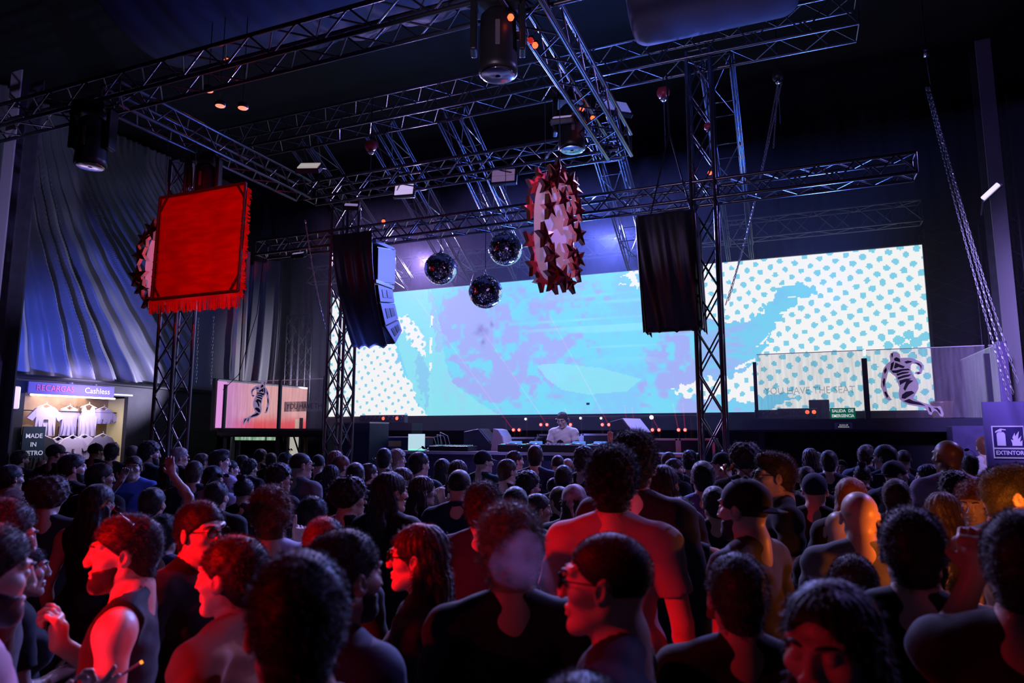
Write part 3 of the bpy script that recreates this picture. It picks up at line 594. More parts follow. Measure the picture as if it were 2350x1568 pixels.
RY = 12.0
rx0, rx1 = atY(1735, 930, RY).x, atY(2303, 930, RY).x; rz0 = atY(1735, 962, RY).z - .0; rz1 = atY(2135, 798, RY).z
pr_ = empty('vip_platform', ((rx0 + rx1) / 2, RY, 0), 'raised platform right of the stage behind acrylic panels with an emergency exit sign', 'platform')
cx = (rx0 + rx1) / 2; wl = rx1 - rx0
MB().box((0, 1.15, rz0 - .1), (wl + .3, 2.3, .16)).obj('deck', DARKM, pr_)
BEAM = mat('blue_black_beam', (.025, .03, .09), .5)
MB().box((0, -.03, rz0 - .11), (wl + .45, .1, .2)).obj('edge_beam', BEAM, pr_)
MB().box((0, .5, (rz0 - .2) / 2), (wl - .2, .06, rz0 - .2)).obj('skirt_wall', mat('dark_skirt', (.012, .016, .035), .7), pr_)
for px in (1745, 2178, 2290):
    xx = atY(px, 960, RY).x - cx; MB().box((xx, .05, (rz0 - .2) / 2), (.09, .09, rz0 - .2)).obj('leg', BEAM, pr_)
ps = [atY(px, 930, RY).x - cx for px in (1738, 1992, 2276)]
ACR2 = glass_mat('whitish_acrylic_right', (.9, .86, 1), .13, .3)  # pale film paints the whitish reflection into the panels
for a, b in ((ps[0], ps[1]), (ps[1], ps[2]), (ps[2], wl / 2)):
    gp = MB().box(((a + b) / 2, 0, (rz0 + rz1) / 2), (b - a - .05, .012, rz1 - rz0)).obj('acrylic_panel', ACR2, pr_)
    MB().box(((a + b) / 2, 0, rz1), (b - a - .05, .014, .012)).obj('panel_edge', EDGE, gp)
for px, top, w_ in ((1738, 832, .055), (1992, 823, .075), (2276, 812, .07)):
    a = atY(px, 966, RY); b = atY(px, top, RY); MB().box((a.x - cx, -.03, (a.z + b.z) / 2), (w_, .06, b.z - a.z)).obj('post', POST, pr_)
gp = MB().box((wl / 2 - .03, 1.15, (rz0 + rz1) / 2), (.012, 2.3, rz1 - rz0)).obj('side_panel', glass_mat('whitish_acrylic_side', (.85, .8, 1), .5, .3), pr_)  # denser pale film, bright reflection put into the glass colour
MB().box((wl / 2 - .03, 1.15, rz1), (.016, 2.3, .014)).obj('panel_edge', EDGE, gp)
bev(MB().box((wl / 2 + .04, .0, (rz0 + rz1) / 2), (.13, .1, rz1 - rz0 + .1)).obj('corner_post', mat('violet_post', (.25, .18, .5), .45), pr_), .01)
q0 = atY(2026, 958, RY); q1 = atY(2153, 804, RY); figure(pr_, q0.x - cx, q1.x - cx, q0.z, q1.z, -.012)
qt = atY(1856, 897, RY)
text('lettering', 'YOU HAVE THE SEAT', .16, glass_mat('letter_pale', (.4, .38, .45), .28, .5), pr_, Matrix.Translation((qt.x - cx, -.018, qt.z)) @ XZ, ext=.001, sx=.88)
for (ya_, yb_, zz) in ((.2, .9, .0),):
    pass
p = atY(1934, 949, RY - .04); es = empty('exit_sign', (p.x, RY - .04, p.z), 'green emergency exit sign reading SALIDA DE EMERGENCIA on the right platform', 'sign')
MB().box((0, 0, 0), (.36, .012, .17)).obj('plate', mat('sign_green', (.0, .16, .09), .5, emit=(0, .16, .09), estr=.5), es)
LW = mat('sign_letters', (.85, .9, .9), .5, emit=(.7, .75, .75), estr=.7)
text('lettering', 'SALIDA  DE', .066, LW, es, Matrix.Translation((0, -.008, .038)) @ XZ, ext=.001, bold=.002, sx=.92)
text('lettering', 'EMERGENCIA', .066, LW, es, Matrix.Translation((0, -.008, -.04)) @ XZ, ext=.001, bold=.002, sx=.8)
p = atY(1936, 978, RY - .1); es = empty('exit_lamp', (p.x, RY - .1, p.z), 'small violet emergency lamp with a navy plate on the platform beam', 'sign')
bev(MB().box((0, 0, 0), (.25, .03, .1)).obj('housing', mat('lamp_violet', (.35, .28, .6), .5), es), .01)
MB().box((0, -.017, 0), (.17, .006, .07)).obj('plate', mat('navy', (.02, .02, .12), .5), es)
text('lettering', 'SALIDA DE', .026, LW, es, Matrix.Translation((0, -.022, .014)) @ XZ, ext=.0005); text('lettering', 'EMERGENCIA', .026, LW, es, Matrix.Translation((0, -.022, -.016)) @ XZ, ext=.0005)
# lighting fixtures (blinder bars) standing on the right platform
def blinder(px, py, Y, n, label, wid=.75, lit=(), z0=None, rz=0, group=None):
    p = atY(px, py, Y); r = empty('blinder_bar', (p.x, Y, p.z if z0 is None else z0), label, 'stage light', group, rz)
    bev(MB().box((0, 0, .09), (wid, .12, .15)).obj('housing', mat('grey_housing', (.16, .14, .22), .45), r), .01)
    for i in range(n):
        x = -wid / 2 + wid * (i + .5) / n
        l = MB().lathe([(.042, 0), (.046, .02), (.046, .045), (.038, .05), (.03, .03)], 12, M=Euler((pi / 2, 0, 0)).to_matrix(), c=(x, -.05, .1)).obj('lamp_ring', DARKM, r, smooth=True)
        MB().lathe([(.012, 0), (.03, .012), (.034, .02)], 10, M=Euler((pi / 2, 0, 0)).to_matrix(), c=(x, -.07, .1)).obj('lens', mat('red_lens_lit', (1, .1, .05), .3, emit=(1, .08, .03), estr=3) if i in lit else mat('lens_grey', (.25, .25, .35), .15), l, smooth=True)
    MB().box((0, .0, .0), (wid * .9, .1, .03)).obj('base_rail', DARKM, r)
    return r
blinder(1768, 958, 12.6, 5, 'five lamp blinder bar behind the right acrylic panel', .5, z0=rz0 + .0)
blinder(1830, 955, 12.6, 6, 'six lamp blinder bar with two orange lamps behind the right acrylic panel', .62, lit=(4, 5), z0=rz0 + .02)
p = atY(1880, 940, 13.0); bev(tag(MB().box((0, 0, 0), (.32, .2, .34)).obj('equipment_box', mat('grey_housing', (.16, .14, .22), .45), loc=(p.x, 13.0, rz0 + .17)), 'grey equipment box standing on the right platform', 'box'), .01)
p = atY(2162, 945, 12.9); tag(MB().lathe([(.11, 0), (.13, .02), (.16, .27), (.17, .3), (.15, .3)], 16).obj('ice_bucket', mat('copper_bucket', (.6, .3, .2), .4, .6), loc=(p.x, 12.9, rz0 - .02), smooth=True), 'orange lit bucket standing on the right platform near its corner', 'bucket')
# extinguisher sign on the column foot
p = atY(2320, 1015, 9.2); ex = empty('extinguisher_sign', (p.x - .02, 9.2, p.z), 'white on navy fire extinguisher sign reading EXTINTOR', 'sign')
NV = mat('navy_sign', (.03, .02, .14), .5); LV = mat('lavender_print', (.62, .56, .92), .5, emit=(.3, .26, .5), estr=.35)
MB().box((0, .01, 0), (.30, .012, .36)).obj('backing', LV, ex); MB().box((0, 0, .055), (.28, .012, .225)).obj('plate', NV, ex); MB().box((0, 0, -.12), (.28, .012, .085)).obj('plate', NV, ex)
text('lettering', 'EXTINTOR', .062, LV, ex, Matrix.Translation((0, -.008, -.12)) @ XZ, ext=.001, bold=.002, sx=.86)
MB().prism([(-.11, -.04), (-.03, -.04), (-.03, .09), (-.045, .11), (-.095, .11), (-.11, .09)], -.012, -.006).prism([(-.1, .115), (-.06, .115), (-.06, .135), (-.02, .13), (-.02, .14), (-.07, .15), (-.12, .12), (-.12, .1)], -.012, -.006).obj('extinguisher_symbol', LV, ex)
MB().prism([(.03, -.04), (.12, -.04), (.125, .02), (.1, .0), (.12, .07), (.085, .03), (.1, .12), (.06, .06), (.06, .1), (.035, .05), (.045, .02), (.02, .03), (.03, -.01)], -.012, -.006).obj('flame_symbol', LV, ex)
MB().box((-.0, .05, .0), (.42, .05, .9)).obj('mounting_panel', mat('violet_panel', (.1, .08, .25), .6), ex)
MB().box((-.0, .05, -1.1), (.08, .05, 1.5)).obj('support_post', STEEL, ex)
p = atY(2240, 1020, 11.45); cab = tag(MB().box((0, 0, .75), (.62, .4, 2.05)).obj('steel_cabinet', mat('violet_cabinet', (.10, .08, .24), .6, noise=.2), loc=(p.x, 11.45, .28)), 'violet lit steel cabinet under the right platform corner', 'cabinet')
bev(cab, .01)

# ================================================================== SPEAKER ARRAYS
AX = -5.66; LAV = mat('array_side', (.30, .27, .42), .55)
ar = empty('line_array_speaker', (AX - .32, 8.5, 4.8), 'hanging line array with pale side plates left of the disco balls', 'speaker')
def arb(pts, name, front, parent):  # pts in (y,z) world quad near-top, far-top, far-bottom, near-bottom
    o = MB(); vs = []
    for x in (AX - .63, AX):
        for (y, z) in pts: vs.append((x - (AX - .32), y - 8.5, z - 4.8))
    o.add(vs, [(0, 1, 2, 3), (7, 6, 5, 4), (0, 4, 5, 1), (1, 5, 6, 2), (2, 6, 7, 3), (3, 7, 4, 0)]); b_ = o.obj(name, BLACKP, parent)
    pl_ = MB(); c = Vector((0, sum(p[0] for p in pts) / 4, sum(p[1] for p in pts) / 4)); q = [(c.y + (y - c.y) * .97, c.z + (z - c.z) * .95) for y, z in pts]
    vs = [(.32 + e, y - 8.5, z - 4.8) for e in (.002, .012) for y, z in q]
    pl_.add(vs, [(0, 1, 2, 3), (7, 6, 5, 4), (0, 4, 5, 1), (1, 5, 6, 2), (2, 6, 7, 3), (3, 7, 4, 0)]).obj('side_plate', LAV, b_)
    if front:   # handle cut-outs
        a, b2, c2, d2 = [Vector((0, y, z)) for y, z in q]
        for (u0, u1) in ((.22, .46), (.54, .84)):
            vs = []
            for e in (.013, .018):
                for (u, v) in ((u0, .25), (u1, .25), (u1, .75), (u0, .75)):
                    p_ = (a * (1 - u) + b2 * u) * (1 - v) + (d2 * (1 - u) + c2 * u) * v; vs.append((.32 + e, p_.y - 8.5, p_.z - 4.8))
            bev(MB().add(vs, [(0, 1, 2, 3), (7, 6, 5, 4), (0, 4, 5, 1), (1, 5, 6, 2), (2, 6, 7, 3), (3, 7, 4, 0)]).obj('handle', DARKM, b_), .004)
    gr = MB(); 
    a, d_ = Vector(pts[0]), Vector(pts[3])
    gr.add([(-.31, a.x - 8.5 - .012, a.y - 4.8 - .01), (.31, a.x - 8.5 - .012, a.y - 4.8 - .01), (.31, d_.x - 8.5 - .012, d_.y - 4.8 + .01), (-.31, d_.x - 8.5 - .012, d_.y - 4.8 + .01)], [(0, 1, 2, 3)]).obj('grille', BLACKC, b_)
    return b_
arb([(8.5, 4.74), (9.0, 4.82), (9.0, 4.27), (8.51, 4.19)], 'subwoofer_cabinet', False, ar)
arb([(8.52, 4.16), (8.92, 4.21), (9.0, 3.97), (8.6, 3.91)], 'array_cabinet', True, ar)
arb([(8.6, 3.9), (9.01, 3.96), (9.12, 3.73), (8.76, 3.57)], 'array_cabinet', True, ar)
arb([(8.76, 3.56), (9.13, 3.72), (9.24, 3.56), (9.05, 3.33)], 'array_cabinet', True, ar)
MB().box((0, .22, .02), (.64, .52, .05)).obj('fly_frame', LAV, ar); MB().box((.33, .2, -.6), (.04, .5, .05)).obj('rigging_arm', CHROME, ar)
bar('rigging_strap', (.2, .2, .04), (.25, .45, .42), .012, DARKM, ar); bar('rigging_strap', (-.2, .2, .04), (-.2, .45, .42), .012, DARKM, ar)
# draped cloth over the front
def drape(xa, xb, yf, zt_, zb, bulge, seed, parent, ox, oy, oz, scal=True):
    def f(u, v):
        x = xa + (xb - xa) * u; z = zb + (zt_ - zb) * v
        back = bulge * (1 - v) ** 2
        return (x - ox + (.04 * (1 - v) * (1 - 2 * u)), yf + back - oy + .03 * sin(u * 7 + seed + 2 * v) * (.4 + .6 * (1 - v)) + .008 * sin(u * 23 + v * 5), z - oz + (.05 * abs(sin(u * 3 * pi + seed)) * (1 - v) if scal else 0))
    return cloth_sheet('cloth_cover', SATIN, f, 60, 40, parent)
drape(AX - .70, AX + .01, 8.33, 4.95, 3.24, .52, 1.0, ar, AX - .32, 8.5, 4.8)
RXA, RXB = -1.71, -1.0
ra = empty('line_array_speaker', ((RXA + RXB) / 2, 8.5, 4.7), 'black cloth covered hanging line array beside the tall truss tower', 'speaker')
o_x = (RXA + RXB) / 2
prof = [(8.52, 4.69), (9.0, 4.72), (9.02, 4.2), (9.05, 3.8), (9.12, 3.5), (9.2, 3.3), (8.8, 3.25), (8.62, 3.7), (8.54, 4.2)]
mb = MB(); n = len(prof)
vs = [(x - o_x, y - 8.5, z - 4.7) for x in (RXA + .03, RXB - .03) for y, z in prof]
mb.add(vs, [tuple(range(n)), tuple(range(n, 2 * n))[::-1]] + [(i, (i + 1) % n, (i + 1) % n + n, i + n) for i in range(n)]).obj('cabinet_stack', BLACKP, ra)
drape(RXA, RXB, 8.43, 4.72, 3.22, .3, 4.0, ra, o_x, 8.5, 4.7)
def sidef(sx):
    def f(u, v):
        z = 3.24 + 1.46 * v; b_ = .3 * (1 - v) ** 2
        return (sx - o_x + .015 * sin(u * 14 + v * 3), 8.43 + b_ + u * (.6 - b_ * .4) - 8.5, z - 4.7 + .05 * abs(sin(u * 2 * pi)) * (1 - v))
    return f
cloth_sheet('cloth_cover', SATIN, sidef(RXA - .01), 24, 30, ra); cloth_sheet('cloth_cover', SATIN, sidef(RXB + .01), 24, 30, ra)
for xx in (-.25, .3): bar('rigging_strap', (xx, .2, .02), (0.02, .35, 1.25), .011, DARKM, ra)
bar('rigging_strap', (.02, .35, 1.25), (.0, .4, 2.2), .011, DARKM, ra)

# ================================================================== MIRROR BALLS
MIR = mat('mirror_tile', (.85, .84, .9), .06, 1)
def mirror_ball(px, py, rpx, label):
    c = atY(px, py, 8.74); k_ = (c - CAM).dot(Vector((-sin(YAW), cos(YAW), 0))) * rpx / FPX / .25; r = empty('mirror_ball', c, label, 'disco ball', 'disco balls'); r.scale = (k_,) * 3; r.rotation_euler = (0, 0, px)
    MB().lathe([(.243 * sin(a), -.243 * cos(a)) for a in [pi * (i + .01) / 16.02 for i in range(17)]], 24).obj('core', DARKM, r, smooth=True)
    mb = MB(); rr = random.Random(px); n = 46
    for i in range(n):
        t0, t1 = pi * i / n, pi * (i + 1) / n; m = max(4, int(2 * n * sin((t0 + t1) / 2)))
        for k in range(m):
            p0, p1 = 2 * pi * k / m, 2 * pi * (k + 1) / m; g = .04
            ta, tb = t0 + (t1 - t0) * g, t1 - (t1 - t0) * g; pa, pb = p0 + (p1 - p0) * g, p1 - (p1 - p0) * g
            jt, jp = rr.uniform(-.0028, .0028), rr.uniform(-.0028, .0028)
            q = [Vector((sin(t) * cos(p), sin(t) * sin(p), cos(t))) * .25 for t, p in ((ta, pa), (tb, pa), (tb, pb), (ta, pb))]
            q = [v * (1 + s * jt + s2 * jp) for v, s, s2 in zip(q, (-1, 1, 1, -1), (-1, -1, 1, 1))]
            mb.add(q, [(0, 1, 2, 3)])
    t = mb.obj('mirror_tiles', MIR, r); t['kind'] = 'stuff'
    MB().lathe([(.03, .245), (.03, .265), (.012, .27), (.012, .3)], 12).obj('cap', CHROME, r, smooth=True)
    MB().tube([(0, 0, .3), (.012, 0, .33), (0, 0, .36), (-.012, 0, .33), (0, 0, .3)], .004, 6).obj('ring', CHROME, r)
    MB().tube([(0, 0, .36), (0, 0, (5.80 - c.z) / k_)], .005, 5).obj('cable', DARKM, r)
mirror_ball(1011, 617, 38, 'mirror ball hanging furthest left of the three')
mirror_ball(1160, 571, 40, 'mirror ball hanging highest, next to the star ornament')
mirror_ball(1114, 670, 39.5, 'mirror ball hanging lowest, in front of the led wall')

# ================================================================== STAR ORNAMENTS
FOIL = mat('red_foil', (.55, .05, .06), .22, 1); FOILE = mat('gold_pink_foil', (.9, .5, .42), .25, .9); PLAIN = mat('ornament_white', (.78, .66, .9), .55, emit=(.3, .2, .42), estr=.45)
def star_mesh(ro=.13, ri=.055, th=.05):
    mb = MB(); n = 10; rim = [(cos(pi / 2 + i * pi / 5) * (ro if i % 2 == 0 else ri), sin(pi / 2 + i * pi / 5) * (ro if i % 2 == 0 else ri)) for i in range(n)]
    vs = [(x, -th, z) for x, z in rim] + [(x, th * .4, z) for x, z in rim] + [(0, -th - .022, 0), (0, th * .4, 0)]
    return mb.add(vs, [(i, (i + 1) % n, 2 * n) for i in range(n)] + [((i + 1) % n + n, i + n, 2 * n + 1) for i in range(n)] + [(i, i + n, (i + 1) % n + n, (i + 1) % n) for i in range(n)]).mesh('star')
STM = star_mesh(.14, .058, .035); STM.materials.append(FOIL); STM.materials.append(FOILE)
for i, p_ in enumerate(STM.polygons):
    if len(p_.vertices) == 4: p_.material_index = 1
def ornament(c, rz, W, H, label, n=15, cable_to=5.75):
    r = empty('star_ornament', c, label, 'ornament', 'hanging star ornaments', rz)
    out = [(W / 2 * (abs(cos(a)) ** .75) * (1 if cos(a) > 0 else -1), H / 2 * (abs(sin(a)) ** .85) * (1 if sin(a) > 0 else -1)) for a in [2 * pi * i / 40 for i in range(40)]]
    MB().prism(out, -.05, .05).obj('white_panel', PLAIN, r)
    rr = random.Random(int(c[0] * 100))
    for i in range(n):
        a = 2 * pi * i / n; k = 1.0 + (.0 if i % 2 else .1)
        s = bpy.data.objects.new('foil_star', STM); COL.objects.link(s); s.parent = r
        s.location = (W / 2 * k * (abs(cos(a)) ** .75) * (1 if cos(a) > 0 else -1), -.1 - .03 * (i % 2), H / 2 * k * (abs(sin(a)) ** .85) * (1 if sin(a) > 0 else -1))
        s.rotation_euler = (rr.uniform(-.12, .12), rr.uniform(-.5, .5), rr.uniform(-.15, .15)); sc = rr.uniform(.85, 1.15); s.scale = (sc, 1, sc)
    for (x, z, a_) in ((-W * .06, H * .27, .2), (W * .18, H * .1, .1), (W * .18, -H * .22, .1)):
        s = bpy.data.objects.new('foil_star', STM); COL.objects.link(s); s.parent = r; s.location = (x, -.13, z); s.rotation_euler = (.05, a_, .1)
    for i in range(12):
        a = 2 * pi * (i + .5) / 12
        s = bpy.data.objects.new('foil_star', STM); COL.objects.link(s); s.parent = r
        s.location = (W / 2 * 1.02 * (abs(cos(a)) ** .75) * (1 if cos(a) > 0 else -1), .08, H / 2 * 1.02 * (abs(sin(a)) ** .85) * (1 if sin(a) > 0 else -1)); s.rotation_euler = (0, a, pi)
    for x in (-W * .25, W * .25): bar('cable', (x, 0, H / 2 - .1), (x, 0, cable_to - c[2]), .004, DARKM, r)
    return r
co = atD(1270, 527, 7.0)
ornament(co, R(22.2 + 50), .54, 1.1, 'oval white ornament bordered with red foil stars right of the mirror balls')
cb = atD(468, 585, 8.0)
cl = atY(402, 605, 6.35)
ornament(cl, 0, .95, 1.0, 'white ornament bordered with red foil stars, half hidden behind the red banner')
# red banner (rear view: stretched cloth on a dark frame, fringe below)
RED = bpy.data.materials.new('red_cloth'); RED.use_nodes = True; nt = RED.node_tree; nt.nodes.clear()
o_ = nt.nodes.new('ShaderNodeOutputMaterial'); df = nt.nodes.new('ShaderNodeBsdfDiffuse'); tl = nt.nodes.new('ShaderNodeBsdfTranslucent'); ms = nt.nodes.new('ShaderNodeMixShader'); ms.inputs[0].default_value = .45
nz = nt.nodes.new('ShaderNodeTexNoise'); nz.inputs['Scale'].default_value = 5; tcn = nt.nodes.new('ShaderNodeTexCoord'); mpp = nt.nodes.new('ShaderNodeMapping'); mpp.inputs['Scale'].default_value = (.6, 1, 3); cr = nt.nodes.new('ShaderNodeValToRGB')
cr.color_ramp.elements[0].color = (.68, .006, .004, 1); cr.color_ramp.elements[1].color = (.88, .012, .006, 1); cr.color_ramp.elements[0].position = .35; cr.color_ramp.elements[1].position = .65
nt.links.new(tcn.outputs['Object'], mpp.inputs[0]); nt.links.new(mpp.outputs[0], nz.inputs['Vector']); nt.links.new(nz.outputs['Fac'], cr.inputs[0]); nt.links.new(cr.outputs[0], df.inputs[0]); nt.links.new(cr.outputs[0], tl.inputs[0])
nt.links.new(df.outputs[0], ms.inputs[1]); nt.links.new(tl.outputs[0], ms.inputs[2]); nt.links.new(ms.outputs[0], o_.inputs[0])
bn = empty('red_banner', cb, 'red cloth banner on a dark frame with a fringed hem, seen from behind', 'banner', None, R(22.2 - 6))
bn.rotation_euler = (R(1), 0, 0); bn.location = (-6.54, 6.0, 4.235)
W, H = 1.37, 1.29
def bf(u, v):
    x = (u - .5) * W * (1 + .0 * v) + .045 * (v - .5) * 2 * .6; z = (v - .5) * H
    return (x, .01 * sin(u * 8 + v * 5), z)
cloth_sheet('cloth_panel', RED, bf, 30, 30, bn, .004)
FR = mat('dark_red_frame', (.05, .004, .004), .6)
k = .045 * .6
C4 = [(-W / 2 - k, -H / 2), (W / 2 - k, -H / 2), (W / 2 + k, H / 2), (-W / 2 + k, H / 2)]
for i in range(4):
    a, b_ = C4[i], C4[(i + 1) % 4]; bar('frame_bar', (a[0], -.02, a[1]), (b_[0], -.02, b_[1]), .019, FR, bn, 6)
for (cx_, cz_, sx_, sz_) in ((C4[0][0], C4[0][1], 1, 1), (C4[1][0], C4[1][1], -1, 1), (C4[2][0], C4[2][1], -1, -1), (C4[3][0], C4[3][1], 1, -1)):
    bar('corner_brace', (cx_ + .13 * sx_, -.02, cz_), (cx_, -.02, cz_ + .19 * sz_), .014, FR, bn, 6)
mb = MB(); rr = random.Random(5)
for i in range(150):       # hem fringe
    x = -W / 2 - k - .07 + (W + .08) * i / 149; l = .16 + rr.uniform(-.02, .02) + .03 * (i / 149)
    mb.add([(x - .006, 0, -H / 2 - .01), (x + .006, 0, -H / 2 - .01), (x + .007 + rr.uniform(-.01, .01), .01 + rr.uniform(-.02, .02), -H / 2 - l), (x - .005 + rr.uniform(-.01, .01), .01, -H / 2 - l)], [(0, 1, 2, 3)])
for i in range(120):       # side fringe
    for sgn in (-1, 1):
        z = -H / 2 - .05 + H * i / 119; x = sgn * W / 2 + k * (2 * i / 119 - 1); l = rr.uniform(.03, .075) * (1.3 if rr.random() > .9 else 1)
        mb.add([(x, .01, z - .008), (x, .01, z + .008), (x + sgn * l, .02 + rr.uniform(-.02, .02), z - .03 + rr.uniform(-.02, .02)), (x + sgn * l * .9, .02, z - .045)], [(0, 1, 2, 3)])
fg = mb.obj('fringe', RED, bn); fg['kind'] = 'stuff'
for x in (-.6,): bar('cable', (x, 0, H / 2), (x, .0, 5.76 - 4.235), .004, DARKM, bn)
# ================================================================== STAGE
SZ = .57
stg = empty('stage_deck', (-4.5, 9.45, 0), 'black stage platform between the two towers', 'stage')
MB().box((0, 2.3, SZ - .04), (7.7, 4.6, .08)).obj('deck', mat('stage_floor', (.02, .022, .035), .5), stg)
MB().box((0, 0, (SZ - .08) / 2), (7.7, .04, SZ - .08)).obj('skirt', BLACKC, stg)
NAVYP = mat('navy_panel', (.02, .035, .12), .5, noise=.3); EDGEW = mat('edge_aluminium', (.6, .6, .7), .3, .8)
tbz = atY(1100, 1037, 9.7).z; ta = atY(915, 1037, 9.7).x; tb = atY(1600, 1040, 9.7).x
tbl = empty('dj_table', ((ta + tb) / 2, 10.0, SZ), 'long black dj table with a silver front edge', 'table')
MB().box((0, 0, tbz - SZ - .02), (tb - ta, .75, .04)).obj('table_top', BLACKP, tbl); MB().box((0, -.375, tbz - SZ - .02), (tb - ta, .012, .045)).obj('edge_trim', EDGEW, tbl)
MB().box((0, -.34, (tbz - SZ - .04) / 2), (tb - ta, .02, tbz - SZ - .04)).obj('front_panel', NAVYP, tbl)
MB().box((0, -.365, .62), (tb - ta, .012, .02)).obj('edge_trim', EDGEW, tbl)
for x in (-(tb - ta) / 2 + .05, (tb - ta) / 2 - .05): MB().box((x, .3, (tbz - SZ) / 2 - .02), (.06, .06, tbz - SZ - .04)).obj('leg', DARKM, tbl)
def deckbox(name, px, py, Y, w_, d_, h_, m, label, cat, group=None, z=None, rz=0, b=.012):
    p = atY(px, py, Y); r = empty(name, (p.x, Y, p.z if z is None else z), label, cat, group, rz); bev(MB().box((0, 0, h_ / 2), (w_, d_, h_)).obj('body', m, r), b); return r
# players, mixers and small gear on the table
def player(px, label, Y=10.0, big=False):
    p = atY(px, 1030, Y); r = empty('media_player', (p.x, Y, tbz), label, 'dj player', 'dj decks on the table')
    bev(MB().box((0, 0, .055), (.32, .40, .11)).obj('body', BLACKP, r), .008)
    MB().lathe([(.10, .11), (.105, .118), (.1, .126), (.03, .128)], 24).obj('jog_wheel', mat('jog_metal', (.25, .25, .3), .25, .9), r, smooth=True)
    MB().box((0, .15, .13), (.2, .06, .04), Matrix.Rotation(.4, 3, 'X')).obj('display', mat('deck_display', (.02, .03, .1), .2, emit=(.15, .35, 1), estr=.6), r)
    for i in range(4): MB().lathe([(.010, .11), (.010, .122), (.004, .123)], 8, c=(-.13 + .02, -.16 + .05 * i, 0)).obj('button', mat('deck_button', (.2, .8, .6), .3, emit=(.1, .7, .5), estr=.6), r)
    return r
player(1175, 'dj deck furthest left beside the wedge monitor'); player(1222, 'dj deck left of the dj hand'); player(1322, 'dj deck right of the dj'); player(1372, 'dj deck furthest right')
p = atY(1275, 1030, 10.0); mx_ = empty('dj_mixer', (p.x, 10.0, tbz), 'black dj mixer in front of the dj in white shirt', 'mixer')
bev(MB().box((0, 0, .055), (.34, .40, .11)).obj('body', BLACKP, mx_), .008)
for i in range(6):
    for j in range(4): MB().lathe([(.010, .11), (.009, .13), (.002, .131)], 8, c=(-.13 + .052 * i, -.08 + .06 * j, 0)).obj('knob', mat('knob_grey', (.5, .5, .55), .3), mx_)
for i in range(5): MB().box((-.12 + .06 * i, -.14, .12), (.012, .03, .02)).obj('fader', CHROME, mx_)
p = atY(1040, 1030, 10.0); mc = empty('cable_mixer', (p.x, 10.0, tbz), 'small mixing console with green lit cable loops right of the glowing laptop', 'mixer')
bev(MB().box((0, 0, .04), (.7, .36, .08)).obj('body', BLACKP, mc), .008)
for i in range(12):
    for j in range(4): MB().lathe([(.009, .08), (.008, .096), (.002, .097)], 7, c=(-.3 + .055 * i, -.1 + .06 * j, 0)).obj('knob', mat('knob_green', (.3, .6, .5), .3, emit=(.1, .5, .4), estr=.35) if (i + j) % 3 else CHROME, mc)
for i in range(3): MB().tube([(-.33 + .04 * i, .05, .08), (-.36 + .06 * i, .0, .22 + .04 * i), (-.22 + .07 * i, -.05, .24), (-.17 + .07 * i, -.05, .09)], .006, 6).obj('cable', mat('cable_pale', (.5, .6, .6), .4), mc, smooth=True)
p = atY(959, 1035, 9.9); lp = empty('laptop', (p.x, 9.85, tbz), 'laptop with its square lid glowing white and green', 'laptop', None, R(12))
bev(MB().box((0, .12, .01), (.30, .22, .02)).obj('base', mat('laptop_grey', (.3, .3, .33), .3, .7), lp), .004)
bev(MB().box((0, 0, .145), (.285, .012, .25)).obj('lid', mat('laptop_glow', (.6, .8, .8), .4, emit=(.52, .78, .84), estr=.85), lp), .02)
MB().box((0, -.0, .012), (.27, .016, .014)).obj('lid_glow_edge', mat('laptop_green', (.1, 1, .6), .4, emit=(.1, 1, .55), estr=1.2), lp)
# speakers and boxes
GB = mat('speaker_blue_black', (.015, .025, .07), .5, noise=.2)
r = deckbox('side_fill_speaker', 838, 1040, 10.05, .55, .6, 1.55, GB, 'tall dark blue speaker stack right of the left tower', 'speaker', z=SZ)
MB().box((0, -.306, 1.2), (.47, .012, .62)).obj('grille', mat('grille_blue', (.02, .03, .09), .7), r); MB().box((0, 0, 1.56), (.55, .6, .02)).obj('lid_edge', EDGEW, r); MB().box((0, -.306, .4), (.47, .012, .6)).obj('grille', mat('grille_blue', (.02, .03, .09), .7), r)
r = deckbox('blue_road_case', 925, 1030, 10.75, .95, .5, 1.30, NAVYP, 'dark blue road case with a pale label behind the laptop', 'case', z=SZ)
MB().box((-.1, -.256, 1.2), (.42, .012, .1)).obj('label_plate', mat('kraft_label', (.45, .34, .16), .6), r); MB().box((0, -.0, 1.31), (.97, .52, .02)).obj('lid_edge', EDGEW, r)
def wedge(px, py, Y, w_, label, m, face, rz=0, tilt=R(38), sc=1.0, z=None):
    p = atY(px, py, Y); r = empty('wedge_monitor', (p.x, Y, z if z is not None else p.z), label, 'monitor speaker', 'stage monitors', rz)
    pr__ = [(-.3 * sc, 0), (.28 * sc, 0), (.3 * sc, .12 * sc), (.02 * sc, .42 * sc), (-.3 * sc, .36 * sc)]
    bev(MB().prism([(x, z_) for x, z_ in pr__], -w_ / 2, w_ / 2, Matrix.Rotation(0, 3, 'Z')).obj('cabinet', m, r), .012)
    a, b = Vector((.3 * sc, 0, .12 * sc)), Vector((.02 * sc, 0, .42 * sc)); n_ = Vector((.3, 0, .28)).normalized() * .008
    q = [a + n_ + Vector((0, s_, 0)) for s_ in (-w_ / 2 + .03, w_ / 2 - .03)] + [b + n_ + Vector((0, s_, 0)) for s_ in (w_ / 2 - .03, -w_ / 2 + .03)]
    MB().add(q + [v - n_ * .8 for v in q], [(0, 1, 2, 3), (7, 6, 5, 4), (0, 4, 5, 1), (1, 5, 6, 2), (2, 6, 7, 3), (3, 7, 4, 0)]).obj('grille', face, r); return r
PALE = mat('pale_grille', (.55, .5, .62), .5)
